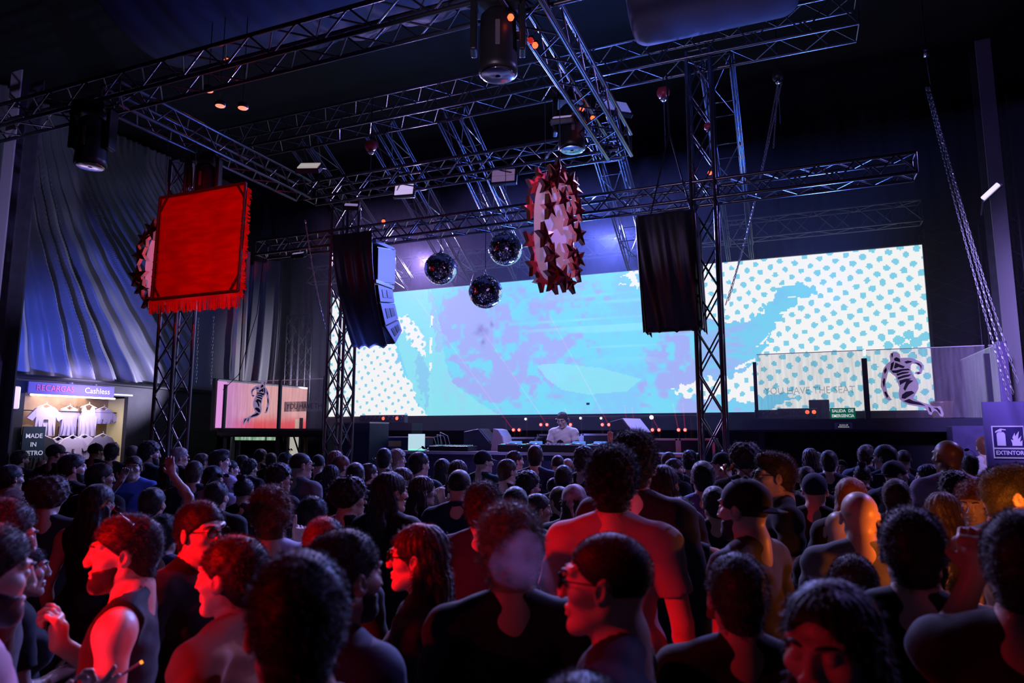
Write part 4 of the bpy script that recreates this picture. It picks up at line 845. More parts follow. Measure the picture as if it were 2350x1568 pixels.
wedge(1108, 1020, 10.62, .45, 'black wedge monitor standing left of the curved grey speaker', GB, BLACKC, rz=R(0), sc=.85, z=tbz - .0)
r = deckbox('curved_speaker', 1146, 1020, 10.62, .02, .02, .02, DARKM, 'grey curved front speaker standing right of the black wedge monitor', 'speaker', z=tbz)
bev(MB().prism([(-.1, 0), (.13, 0), (.16, .07), (.13, .24), (.06, .34), (-.03, .36), (-.05, .24)], -.2, .2).obj('cabinet', mat('lavender_grey', (.3, .28, .42), .5), r), .01)
MB().prism([(.135, .02), (.165, .07), (.135, .24), (.125, .23), (.155, .07)], -.18, .18).obj('grille', PALE, r)
rs = empty('monitor_stand', (atY(1122, 1020, 10.65).x, 10.66, SZ), 'dark stand table carrying the two monitor speakers', 'stand')
MB().box((.05, 0, tbz - SZ - .02), (1.15, .55, .04)).obj('top', DARKM, rs)
for x in (-.45, .55): MB().box((x, 0, (tbz - SZ - .04) / 2), (.06, .5, tbz - SZ - .04)).obj('leg', DARKM, rs)
p = atY(1455, 1002, 10.2); r = wedge(1448, 1006, 10.7, .5, 'wedge monitor tilted up on a stand with a white face, right of the dj', DARKM, mat('white_grille', (.8, .76, .85), .5), rz=R(-25), sc=.72)
ms_ = empty('monitor_stand', (r.location.x, 10.7, SZ), 'thin tripod stand under the tilted white faced monitor', 'stand')
MB().tube([(0, 0, .25), (0, 0, r.location.z - SZ)], .02).obj('pole', DARKM, ms_)
for a in (0, 2.1, 4.2): bar('leg', (0, 0, .45), (.35 * cos(a), .35 * sin(a), .01), .012, DARKM, ms_)
wedge(1660, 1030, 10.6, .6, 'large floor wedge monitor beside the right tower with a silver rim', GB, mat('grille_blue', (.02, .03, .09), .7), rz=R(180), sc=1.5, z=SZ)
# flight cases with aluminium edges
def flight(px0, px1, py0, Y, label, hz=None):
    a = atY(px0, py0, Y); b = atY(px1, py0, Y); w_ = b.x - a.x; h_ = (a.z if hz is None else hz) - SZ
    r = empty('flight_case', ((a.x + b.x) / 2, Y + .3, SZ), label, 'flight case', 'flight cases behind the dj'); bev(MB().box((0, 0, h_ / 2), (w_ - .02, .58, h_)).obj('body', mat('case_black', (.012, .014, .03), .5), r), .006)
    for sx in (-1, 1):
        for sy in (-1, 1): MB().box((sx * (w_ / 2 - .02), sy * .285, h_ / 2), (.04, .025, h_)).obj('edge_trim', EDGEW, r)
    for sy in (-1, 1): MB().box((0, sy * .285, h_ - .012), (w_ - .03, .025, .03)).obj('edge_trim', EDGEW, r)
    for sx in (-1, 1): MB().box((sx * w_ * .25, -.30, h_ * .55), (.12, .012, .1)).obj('latch', EDGEW, r)
flight(1165, 1232, 1004, 10.9, 'flight case left of the dj'); flight(1232, 1334, 997, 11.3, 'flight case directly behind the dj'); flight(1334, 1450, 996, 11.0, 'flight case right of the dj with a pale upright edge'); flight(1450, 1556, 1007, 11.0, 'flight case under the red lamps'); flight(1556, 1640, 1007, 11.0, 'flight case beside the right tower')
r = deckbox('road_case_small', 1610, 985, 11.6, .3, .3, .3, mat('case_black', (.012, .014, .03), .5), 'small case with pale corners behind the right tower', 'case', z=SZ)
blinder(880, 973, 11.25, 10, 'ten lamp blinder bar with two red lamps on the rear riser at left', 1.0, lit=(5, 8), group=None)
p = atY(880, 972, 11.2); tag(MB().box((0, 0, 0), (1.3, .4, p.z - SZ)).obj('rear_riser', DARKM, loc=(p.x, 11.35, SZ + (p.z - SZ) / 2)), 'dark riser carrying the ten lamp blinder bar', 'riser')
# red and white lamps on the rear rail
RL = mat('red_lamp', (1, .05, .03), .3, emit=(1, .035, .03), estr=14); WL = mat('white_lamp', (1, 1, 1), .3, emit=(1, .95, .9), estr=9)
p = atY(1150, 960, 12.6); q = atY(1600, 958, 12.6)
rail = tag(MB().tube([(p.x, 12.6, p.z), (q.x, 12.6, p.z)], .025).box(((p.x + q.x) / 2, 12.6, SZ + .02), (q.x - p.x, .3, .04)).obj('lamp_rail', DARKM), 'dark rail below the led wall carrying small red and white lamps', 'rail')
for x in (p.x + .1, q.x - .1): bar('rail_leg', (x, 12.6, SZ), (x, 12.6, p.z), .02, DARKM, rail)
BEAMM = bpy.data.materials.new('laser_light'); BEAMM.use_nodes = True; nt = BEAMM.node_tree; nt.nodes.clear(); o_ = nt.nodes.new('ShaderNodeOutputMaterial'); ad = nt.nodes.new('ShaderNodeAddShader'); e_ = nt.nodes.new('ShaderNodeEmission'); e_.inputs[0].default_value = (1, .01, .06, 1); e_.inputs[1].default_value = .07; t_ = nt.nodes.new('ShaderNodeBsdfTransparent')
nt.links.new(e_.outputs[0], ad.inputs[0]); nt.links.new(t_.outputs[0], ad.inputs[1]); nt.links.new(ad.outputs[0], o_.inputs[0])
for i, (px, py, dx, dy) in enumerate(((1178, 987, -22, -30), (1191, 987, 0, 0), (1241, 975, 0, 0), (1255, 975, -15, -22), (1309, 975, -8, -24), (1382, 975, 0, 0), (1397, 975, -13, -24), (1440, 975, -5, -28), (1455, 975, -3, -26), (1497, 987, 0, 0), (1512, 987, -14, -26), (1557, 987, -8, -38), (1572, 987, -3, -38))):
    p = atY(px, py, 12.5); r = empty('red_stage_lamp', p, 'small red stage lamp below the led wall, %s from the left' % 'first second third fourth fifth sixth seventh eighth ninth tenth eleventh twelfth thirteenth'.split()[i], 'stage light', 'red lamps below the led wall')
    MB().lathe([(.001, -.028), (.02, -.02), (.028, 0), (.02, .02), (.001, .028)], 10).obj('bulb', RL, r, smooth=True); MB().box((0, .05, 0), (.06, .05, .08)).obj('housing', DARKM, r); bar('bracket', (0, .06, 0), (0, .06, -(p.z - SZ)), .01, DARKM, r, 5)
    if dx:
        q = atY(px + dx, py + dy, 12.5) - p; bar('laser_beam', q * .05, q * (11 if i in (0, 3, 6) else 1.6), .009, BEAMM, r, 6)
for px, py in ((1206, 962), (1332, 960), (1379, 960), (1495, 958)):
    p = atY(px, py, 12.45); r = empty('white_stage_lamp', p, 'small white stage lamp below the led wall, %s' % {1206: 'left of the dj', 1332: 'just right of the dj head', 1379: 'between the dj and the tilted monitor', 1495: 'brightest, above the tilted monitor'}[px], 'stage light', 'white lamps below the led wall')
    sc = 1.6 if px == 1495 else .9; MB().lathe([(.001, -.022 * sc), (.016 * sc, -.016 * sc), (.022 * sc, 0), (.016 * sc, .016 * sc), (.001, .022 * sc)], 10).obj('bulb', WL, r, smooth=True); MB().box((0, .05, 0), (.06, .05, .07)).obj('housing', DARKM, r); bar('bracket', (0, .07, 0), (0, .07, -(p.z - SZ)), .01, DARKM, r, 5)

# ================================================================== RIGGED LIGHTS
def moving_head(px, py, D, label, sc=1.0, top=5.72):
    c = atD(px, py, D); r = empty('moving_head_light', c, label, 'moving light', 'moving head lights', R(22)); s = sc
    bev(MB().box((0, 0, .33 * s), (.34 * s, .26 * s, .13 * s)).obj('base', BLACKP, r), .02)
    for sx in (-1, 1): bev(MB().box((sx * .185 * s, 0, .12 * s), (.05 * s, .14 * s, .42 * s)).obj('yoke_arm', BLACKP, r), .015)
    MB().lathe([(.10 * s, .24 * s), (.135 * s, .2 * s), (.145 * s, .0), (.145 * s, -.16 * s), (.15 * s, -.2 * s), (.15 * s, -.25 * s), (.125 * s, -.26 * s), (.12 * s, -.22 * s)], 24).obj('lamp_head', BLACKP, r, smooth=True)
    MB().lathe([(.12 * s, -.262 * s), (.13 * s, -.27 * s), (.12 * s, -.272 * s)], 24).obj('lens_ring', CHROME, r, smooth=True); MB().lathe([(.115 * s, -.235 * s), (.08 * s, -.262 * s), (.02 * s, -.272 * s)], 20).obj('lens', mat('lens_glass', (.4, .36, .5), .06, .6), r, smooth=True)
    bev(MB().box((-.0, -.148 * s, 0), (.035 * s, .008 * s, .2 * s)).obj('badge', mat('badge_grey', (.12, .11, .13), .4), r), .015)
    for sx in (-.1, .1): bar('clamp', (sx, 0, .39 * s), (sx, 0, max(.45, top - c.z)), .015, DARKM, r)
    return r
moving_head(1143, 98, 5.6, 'largest moving head light hanging at top centre left of the bright truss tubes', 1.15)
moving_head(1312, 292, 8.3, 'moving head light hanging beside the star ornament under the bright truss tubes', 1.15)
moving_head(212, 325, 7.6, 'moving head light hanging at upper left near the steel column', 1.15)
moving_head(470, 418, 9.05, 'moving head light half hidden behind the top of the red banner', 1.0)
def panel_light(px, py, D, w_, h_, label, rz=22, rx=-14, m=None, top=5.75):
    c = atD(px, py, D); r = empty('panel_light', c, label, 'flood light', 'flood lights on the overhead trusses'); r.rotation_euler = (R(rx), 0, R(rz))
    bev(MB().box((0, .04, 0), (w_ + .06, .07, h_ + .06)).obj('housing', BLACKP, r), .01)
    for s_ in (-1, 1): MB().box((0, 0, s_ * h_ * .26), (w_, .012, h_ * .46)).obj('reflector', m or mat('panel_glow', (.6, .5, .8), .35, emit=(.42, .32, .66), estr=.5), r)
    for sx in (-1, 1): bar('bracket', (sx * (w_ / 2 + .045), .04, 0), (sx * (w_ / 2 + .045), .1, h_ * .8), .01, DARKM, r)
    return r
panel_light(927, 435, 10.3, .30, .18, 'bright lavender flood light on the far truss above the left mirror ball', rz=10, m=mat('panel_glow_bright', (.7, .62, .9), .3, emit=(.62, .5, .88), estr=.85))
panel_light(1155, 403, 9.6, .34, .2, 'dim mauve flood light on the far truss above the right mirror ball', rz=10, m=mat('panel_dim', (.4, .28, .45), .35, emit=(.2, .12, .26), estr=.6))
panel_light(806, 470, 10.6, .2, .14, 'small pale flood light on top of the left tower', rz=30, rx=-60)
panel_light(709, 380, 9.2, .28, .2, 'flood light with white lower face above the frame corner', rz=20, rx=-50, m=mat('panel_white', (.8, .75, .72), .4, emit=(.6, .55, .52), estr=.6))
panel_light(1416, 243, 8.6, .34, .24, 'tilted blue lit flood light right of the bright truss tubes', rz=40, rx=-35, m=mat('panel_blue', (.3, .35, .9), .4, emit=(.16, .18, .62), estr=.6))
panel_light(1290, 268, 8.0, .22, .16, 'small flood light behind the second moving head', rz=10, rx=-60)
panel_light(1170, 72, 5.7, .2, .12, 'blue lit bracket plate beside the largest moving head', rz=20, rx=-60, m=mat('panel_blue', (.3, .35, .9), .4))
panel_light(684, 581, 10.9, .2, .05, 'slim batten light under the left end of the long truss', rz=0, rx=-60)
# tube lamp on the right steel column
p = atD(2273, 440, 7.6); r = empty('tube_lamp', p, 'short white tube lamp bracketed on the right steel column', 'lamp'); r.rotation_euler = (0, R(50), R(-20))
bev(MB().box((0, 0, 0), (.05, .06, .22)).obj('diffuser', mat('tube_white', (.8, .8, .85), .4, emit=(.7, .7, .85), estr=.8), r), .01); MB().box((.02, .03, 0), (.03, .03, .26)).obj('housing', DARKM, r); bar('bracket', (0, 0, -.1), (.1, .1, -.24), .01, DARKM, r)
# small red indicator lamps
IR = mat('red_indicator', (1, .1, .03), .3, emit=(1, .07, .02), estr=4)
for px, py, D, lab in ((1172, 40, 5.4, 'tiny red lamp at the near end of the bright truss tubes'), (1218, 93, 5.9, 'red ball lamp inside the bright truss tubes, upper'), (1228, 104, 6.0, 'red ball lamp inside the bright truss tubes, lower'), (1360, 271, 8.0, 'small red lamp near the far end of the bright truss tubes'), (1335, 250, 7.8, 'tiny orange lamp beside the second moving head'), (880, 508, 10.4, 'small red lamp hanging above the left speaker array'), (1629, 397, 8.9, 'small red lamp inside the tall tower'), (520, 139, 7.2, 'small red lamp on the near truss at upper left')):
    p = atD(px, py, D); r = empty('indicator_lamp', p, lab, 'lamp'); MB().lathe([(.001, -.03), (.02, -.022), (.03, 0), (.02, .022), (.001, .03)], 10).obj('bulb', IR if px != 1218 else mat('red_ball', (.6, .03, .03), .2, emit=(.7, .02, .02), estr=.6), r, smooth=True); MB().box((0, .02, .035), (.04, .04, .03)).obj('socket', DARKM, r)
for px, py, lab in ((478, 209, 'glowing orange ceiling spot, highest of three under the drape'), (505, 244, 'glowing orange ceiling spot, left of the lower pair'), (557, 249, 'glowing orange ceiling spot, right of the lower pair')):
    p = atY(px, py, 6.6); r = empty('ceiling_spot', p, lab, 'lamp'); MB().lathe([(.001, 0), (.06, 0), (.065, .02), (.05, .03)], 16).obj('glowing_disc', mat('orange_disc', (1, .3, .2), .4, emit=(1, .22, .12), estr=1.6), r, smooth=True); MB().lathe([(.07, .005), (.07, .06), (.03, .08)], 16).obj('housing', DARKM, r, smooth=True); bar('cord', (0, 0, .07), (0, 0, 8.85 - p.z), .006, DARKM, r)
# chain hoists
def hoist(px, py, D, label, top, m=mat('hoist_red', (.45, .04, .06), .35), s=1.0):
    c = atD(px, py, D); r = empty('chain_hoist', c, label, 'hoist', 'chain hoists')
    MB().lathe([(.03, -.1 * s), (.085 * s, -.07 * s), (.09 * s, .03 * s), (.06 * s, .08 * s), (.02, .09 * s)], 16, M=Euler((0, pi / 2, 0)).to_matrix()).obj('motor_body', m, r, smooth=True)
    MB().lathe([(.02, -.15 * s), (.05 * s, -.13 * s), (.055 * s, -.1 * s)], 14).obj('chain_guide', CHROME, r, smooth=True); bar('chain', (0, 0, .07), (0, 0, top - c.z), .008, DARKM, r); bar('chain', (0, 0, -.14), (0, 0, -.9 * s), .007, CHROME, r)
hoist(852, 334, 10.4, 'red chain hoist hanging above the left speaker array', 7.3)
hoist(1523, 212, 8.9, 'red chain hoist hanging above the right speaker array', 7.3, s=.9)
hoist(1626, 290, 8.75, 'small red chain hoist inside the tall tower', 7.0, s=.55)
hoist(1785, 175, 9.2, 'black chain hoist hanging right of the tall tower with loose chain loop', 8.9, m=BLACKP, s=.8)
CHM = mat('chain_steel', (.5, .48, .55), .3, .9)
def chain(pts, label, step=.05, r=.016):
    mb = MB(); pts = [Vector(p) for p in pts]; L = 0; i = 0
    seg = []
    for a, b in zip(pts[:-1], pts[1:]):
        n = max(1, int((b - a).length / step))
        for k in range(n): seg.append(a + (b - a) * (k / n))
    seg.append(pts[-1])
    for i in range(len(seg) - 1):
        a, b = seg[i], seg[i + 1]; t = (b - a).normalized(); s_ = t.orthogonal().normalized()
        if i % 2: s_ = t.cross(s_)
        c = (a + b) / 2; h = (b - a).length * .62
        mb.tube([c - t * h, c - t * h * .4 + s_ * r * .6, c + t * h * .4 + s_ * r * .6, c + t * h, c + t * h * .4 - s_ * r * .6, c - t * h * .4 - s_ * r * .6], .0045, 4, closed=True)
    o = mb.obj('hanging_chain', CHM); o['kind'] = 'stuff'; return tag(o, label, 'chain')
def cat(a, b, sag, n=10): a, b = Vector(a), Vector(b); return [a + (b - a) * (i / n) - Vector((0, 0, sag * sin(pi * i / n))) for i in range(n + 1)]
c0 = atD(1785, 190, 9.2)
chain(cat(c0, atD(1775, 340, 9.1), 0), 'loose chain hanging straight below the black hoist'); chain(cat(c0, atD(1665, 700, 9.0), .25), 'chain running diagonally from the black hoist down to the tall tower'); chain(cat(c0 + Vector((.05, 0, 0)), atD(1672, 690, 9.05), .12), 'second diagonal chain just right of the first, down to the tall tower')
for k, (dx, sg_) in enumerate(((0, .05), (12, .18), (-8, .12))):
    chain(cat(atD(2128 + dx * .4, 200, 8.0), atD(2325 + dx, 905 - dx * 2, 7.2), sg_, 14), ['long chain at right running down to the steel column, leftmost strand', 'long chain at right running down to the steel column, rightmost strand', 'long chain at right running down to the steel column, middle strand'][k])
p = atD(2125, 122, 8.0); r = empty('chain_block', p, 'small pulley block at the upper end of the long right chains', 'pulley'); MB().lathe([(.02, -.03), (.05, -.025), (.05, .025), (.02, .03)], 14, M=Euler((0, pi / 2, 0)).to_matrix()).obj('sheave', CHROME, r, smooth=True); bar('hook', (0, 0, .05), (0, 0, 9 - p.z), .008, DARKM, r); bar('hook', (0, 0, -.05), (0.02, 0, -.42), .008, CHROME, r)
chain(cat(atD(700, 505, 10.3), atD(748, 760, 10.6), .1), 'faint chain hanging left of the left tower')
a = atD(455, 728, 11); chain(cat(a, atD(450, 880, 11), 0), 'thin chain hanging right of the first tower, left strand'); a = atD(490, 725, 11); chain(cat(a, atD(484, 885, 11), 0), 'thin chain hanging right of the first tower, right strand')
tag(MB().tube([atD(605, 590, 10.9), atD(590, 720, 11.2), atD(548, 860, 11.8), atD(512, 895, 12)], .006, 5).obj('loose_cable', DARKM), 'thin cable swinging from the left end of the long truss to the platform', 'cable')

# ================================================================== DJ (added to the crowd queue below)
DJX = atY(1283, 941, 10.42)
# ================================================================== IMPLICIT FIGURE MODELLER
class Field:
    """smooth-union implicit solid sampled on a rectilinear grid, meshed with surface nets"""
    def __init__(s, X, Y, Z):
        s.X, s.Y, s.Z = (np.asarray(a, float) for a in (X, Y, Z)); s.F = np.full((len(X), len(Y), len(Z)), .2)
    def sub(s, lo, hi, m):
        a = [slice(max(0, np.searchsorted(g, l - m) - 1), min(len(g), np.searchsorted(g, h + m) + 1)) for g, l, h in zip((s.X, s.Y, s.Z), lo, hi)]
        if any(x.stop - x.start < 1 for x in a): return None, None
        return tuple(a), np.stack(np.meshgrid(s.X[a[0]], s.Y[a[1]], s.Z[a[2]], indexing='ij'), -1)
    def put(s, a, d, k, op='u'):
        f = s.F[a]
        if op == 'u':
            h = np.clip(.5 + .5 * (f - d) / k, 0, 1); s.F[a] = f + (d - f) * h - k * h * (1 - h)
        else:
            d = -d; h = np.clip(.5 - .5 * (f - d) / k, 0, 1); s.F[a] = f * (1 - h) + d * h + k * h * (1 - h)
    def ell(s, c, r, k=.02, M=None, op='u'):
        c = np.array(c, float); r = np.array(r, float); m = k + .03; e = np.array([max(r)] * 3) if M is not None else r
        a, P = s.sub(c - e, c + e, m)
        if a is None: return
        p = P - c
        if M is not None: p = p @ M
        k0 = np.sqrt(((p / r) ** 2).sum(-1)); k1 = np.sqrt(((p / r ** 2) ** 2).sum(-1)) + 1e-9
        s.put(a, k0 * (k0 - 1) / k1, k, op)
    def cap(s, p0, p1, r0, r1, k=.02, flat=None, cut=None, op='u', wr=0):
        p0 = np.array(p0, float); p1 = np.array(p1, float); R_ = max(r0, r1)
        a, P = s.sub(np.minimum(p0, p1) - R_, np.maximum(p0, p1) + R_, k + .03)
        if a is None: return
        ax = p1 - p0; L2 = (ax ** 2).sum() + 1e-12; q = P - p0; t = np.clip((q @ ax) / L2, 0, 1); v = q - t[..., None] * ax
        if flat is not None: v = v / np.array(flat)
        d = np.sqrt((v ** 2).sum(-1)) - (r0 + (r1 - r0) * t)
        if wr: d = d - wr * (np.sin(P[..., 2] * 70 + P[..., 0] * 40) * np.sin(P[..., 1] * 55 + P[..., 2] * 21))
        if cut is not None: tt = (q @ ax) / L2; d = np.maximum(d, (tt - cut) * sqrt(L2))
        s.put(a, d, k, op)
    def mesh(s, name, smooth=True):
        F = s.F; X, Y, Z = s.X, s.Y, s.Z; I = F < 0
        c = [I[:-1, :-1, :-1], I[1:, :-1, :-1], I[:-1, 1:, :-1], I[1:, 1:, :-1], I[:-1, :-1, 1:], I[1:, :-1, 1:], I[:-1, 1:, 1:], I[1:, 1:, 1:]]
        n = sum(x.astype(np.int8) for x in c); act = (n > 0) & (n < 8); i, j, k = np.nonzero(act)
        vid = np.full(act.shape, -1, np.int64); vid[i, j, k] = np.arange(len(i))
        acc = np.zeros((len(i), 3)); cnt = np.zeros(len(i))
        cor = [(a, b, c_) for c_ in (0, 1) for b in (0, 1) for a in (0, 1)]
        for u in range(8):
            for v in range(u + 1, 8):
                A, B = np.array(cor[u]), np.array(cor[v])
                if np.abs(A - B).sum() != 1: continue
                f0 = F[i + A[0], j + A[1], k + A[2]]; f1 = F[i + B[0], j + B[1], k + B[2]]; m = (f0 < 0) != (f1 < 0)
                t = np.where(m, f0 / np.where(m, f0 - f1, 1), 0); acc += m[:, None] * (A + (B - A) * t[:, None]); cnt += m
        acc /= cnt[:, None]
        V = np.stack([X[i] + (X[i + 1] - X[i]) * acc[:, 0], Y[j] + (Y[j + 1] - Y[j]) * acc[:, 1], Z[k] + (Z[k + 1] - Z[k]) * acc[:, 2]], -1)
        Q = []
        for ax in range(3):
            sl0 = [slice(1, -1)] * 3; sl1 = [slice(1, -1)] * 3; sl0[ax] = slice(0, -1); sl1[ax] = slice(1, None)
            a = I[tuple(sl0)]; b = I[tuple(sl1)]; x = np.argwhere(a != b)
            if len(x) == 0: continue
            s0 = a[x[:, 0], x[:, 1], x[:, 2]]; off = np.ones(3, int); off[ax] = 0; x = x + off
            b1, b2 = [t for t in range(3) if t != ax]; e1 = np.zeros(3, int); e1[b1] = 1; e2 = np.zeros(3, int); e2[b2] = 1
            g = lambda y: vid[y[:, 0], y[:, 1], y[:, 2]]
            q = np.stack([g(x - e1 - e2), g(x - e2), g(x), g(x - e1)], -1)
            flip = s0 if ax != 1 else ~s0
            q[~flip] = q[~flip][:, ::-1]; Q.append(q)
        Q = np.concatenate(Q); Q = Q[(Q >= 0).all(1)]
        return np_mesh(name, V, Q, smooth)
def np_mesh(name, V, Q, smooth=True, tri=None):
    me = bpy.data.meshes.new(name); me.vertices.add(len(V)); me.vertices.foreach_set('co', np.asarray(V, np.float32).ravel())
    nq = len(Q); L = Q.ravel(); st = np.arange(nq) * Q.shape[1]
    if tri is not None: st = np.concatenate([st, len(L) + np.arange(len(tri)) * 3]); L = np.concatenate([L, tri.ravel()])
    me.loops.add(len(L)); me.loops.foreach_set('vertex_index', L.astype(np.int32)); me.polygons.add(len(st)); me.polygons.foreach_set('loop_start', st.astype(np.int32))
    me.update(calc_edges=True)
    if smooth: me.polygons.foreach_set('use_smooth', np.ones(len(st), bool))
    return me
def axis(lo, hi, coarse, fines):
    out = [lo]
    while out[-1] < hi:
        x = out[-1]; st = coarse
        for a, b, f in fines:
            if a - coarse * .5 <= x < b: st = min(st, f)
            elif x < a < x + st: st = a - x + 1e-6
        out.append(x + max(st, .002))
    return np.array(out)
def rotM(yaw, pitch=0, roll=0): return np.array((Matrix.Rotation(yaw, 3, 'Z') @ Matrix.Rotation(pitch, 3, 'X') @ Matrix.Rotation(roll, 3, 'Y')))
PIV = np.array([0, -.02, 1.515]); HC = np.array([0, .005, 1.622])     # neck pivot, head centre (figure 1.75 m tall, facing +Y)
def hp(p, M): return PIV + M @ (HC + np.array(p, float) - PIV)
def head_prims(f, M, fem=0, beard=False):
    E = lambda c, r, k=.015, op='u', rot=None: f.ell(hp(c, M), r, k, M if rot is None else M @ rot, op)
    Cc = lambda a, b, r0, r1, k=.012, op='u': f.cap(hp(a, M), hp(b, M), r0, r1, k, op=op)
    j = 1 - .1 * fem
    E((0, -.014, .03), (.076, .096, .083), .01); E((0, .028, -.035), (.059 * j, .062, .084), .03)
    for s_ in (-1, 1):
        Cc((s_ * .05 * j, -.005, -.058), (s_ * .012, .066, -.1), .016, .018, .02)
        E((s_ * .045, .056, -.018), (.022, .026, .022), .02)
        Cc((s_ * .048, .07, .032), (s_ * .014, .088, .027), .009 if fem else .011, .010, .014)
        E((s_ * .0795, -.006, -.008), (.009, .021, .032), .006, rot=rotM(s_ * -.35, .12))
        E((s_ * .089, .002, -.004), (.007, .010, .018), .004, 'd', rot=rotM(s_ * -.35, .12))
    E((0, .074, -.102), (.022, .018, .018), .02)
    for s_ in (-1, 1): E((s_ * .031, .104, .006), (.021, .022, .013), .012, 'd')
    for s_ in (-1, 1): E((s_ * .031, .079, .006), (.0135, .0135, .0125), .003)
    Cc((0, .090, .020), (0, .107, -.022), .0085, .0112, .014)
    for s_ in (-1, 1): E((s_ * .012, .104, -.031), (.009, .011, .008), .006)
    Cc((-.020, .086, -.060), (.020, .086, -.060), .006, .006, .005); Cc((-.008, .094, -.0585), (.008, .094, -.0585), .0055, .0055, .006)
    Cc((-.017, .086, -.072), (.017, .086, -.072), .0062, .0062, .005); Cc((-.006, .092, -.073), (.006, .092, -.073), .006, .006, .006)
    Cc((-.02, .1, -.0655), (.02, .1, -.0655), .0035, .0035, .003, 'd')
    nr = .046 if fem else .054
    f.cap(hp((0, -.028, -.05), M), (0, -.035, 1.46), nr, nr + .004, .03); f.cap((0, -.03, 1.50), (0, -.03, 1.42), nr, nr + .012, .03)
def arm_pts(pose):
    """elbow, wrist, finger direction for each side (s=+1 is +X)"""
    D = {'down': ((.245, -.02, 1.13), (.25, .05, .90), (0, .2, -1)), 'front': ((.235, -.03, 1.14), (.13, .17, 1.08), (-.5, .8, .1)),
         'up': ((.33, .08, 1.46), (.27, .13, 1.71), (0, .05, 1)), 'phone': ((.24, .08, 1.16), (.14, .25, 1.33), (-.2, .5, .8)), 'high': ((.27, .04, 1.66), (.24, .08, 1.91), (0, 0, 1)),
         'chin': ((.26, .1, 1.15), (.12, .3, 1.38), (-.2, .1, 1)), 'face': ((.25, .14, 1.26), (.07, .2, 1.50), (-.3, -.1, 1)), 'fore': ((.26, .12, 1.2), (.2, .3, 1.43), (-.1, -.05, 1)), 'cup': ((.25, .06, 1.14), (.1, .27, 1.2), (-.6, .8, .1))}
    return D[pose]
def hand(f, w, d, side, curl, k=.006):
    w = np.array(w, float); d = np.array(d, float); d /= np.linalg.norm(d); up = np.array([0, 1, 0.]) if abs(d[1]) < .8 else np.array([0, 0, 1.])
    acr = np.cross(d, up); acr /= np.linalg.norm(acr); nrm = np.cross(acr, d)       # across palm, palm normal
    f.cap(w, w + d * .05, .024, .030, .015, flat=None); pc = w + d * .062
    for t in (-.026, -.009, .009, .026): f.cap(w + d * .02 + acr * t * .6, pc + acr * t + d * .02, .014, .013, .010)
    L = (.062, .075, .080, .070); 
    for i, t in enumerate((.030, .011, -.009, -.028)):
        c = curl[i + 1] if isinstance(curl, (list, tuple)) else curl; p = pc + acr * t + d * .02; ang = 0; l = L[3 - i]
        for seg, fr in ((0, .45), (1, .32), (2, .23)):
            ang += c * (.75 if seg == 0 else 1.0); q = p + (d * cos(ang) + nrm * sin(ang) + acr * t * 1.2 * (1 - c * .5)) * l * fr; f.cap(p, q, .0095 - seg * .0008, .0088 - seg * .0008, k); p = q
    c = curl[0] if isinstance(curl, (list, tuple)) else curl
    p = w + d * .022 + acr * side * .026; q = p + (d * .55 + acr * side * .7 + nrm * .3) * .042; f.cap(p, q, .014, .0115, .01); q2 = q + (d * (.8 + .1 * c) + acr * side * (.35 - .5 * c) + nrm * (.2 + .5 * c)) * .034; f.cap(q, q2, .0108, .009, k)
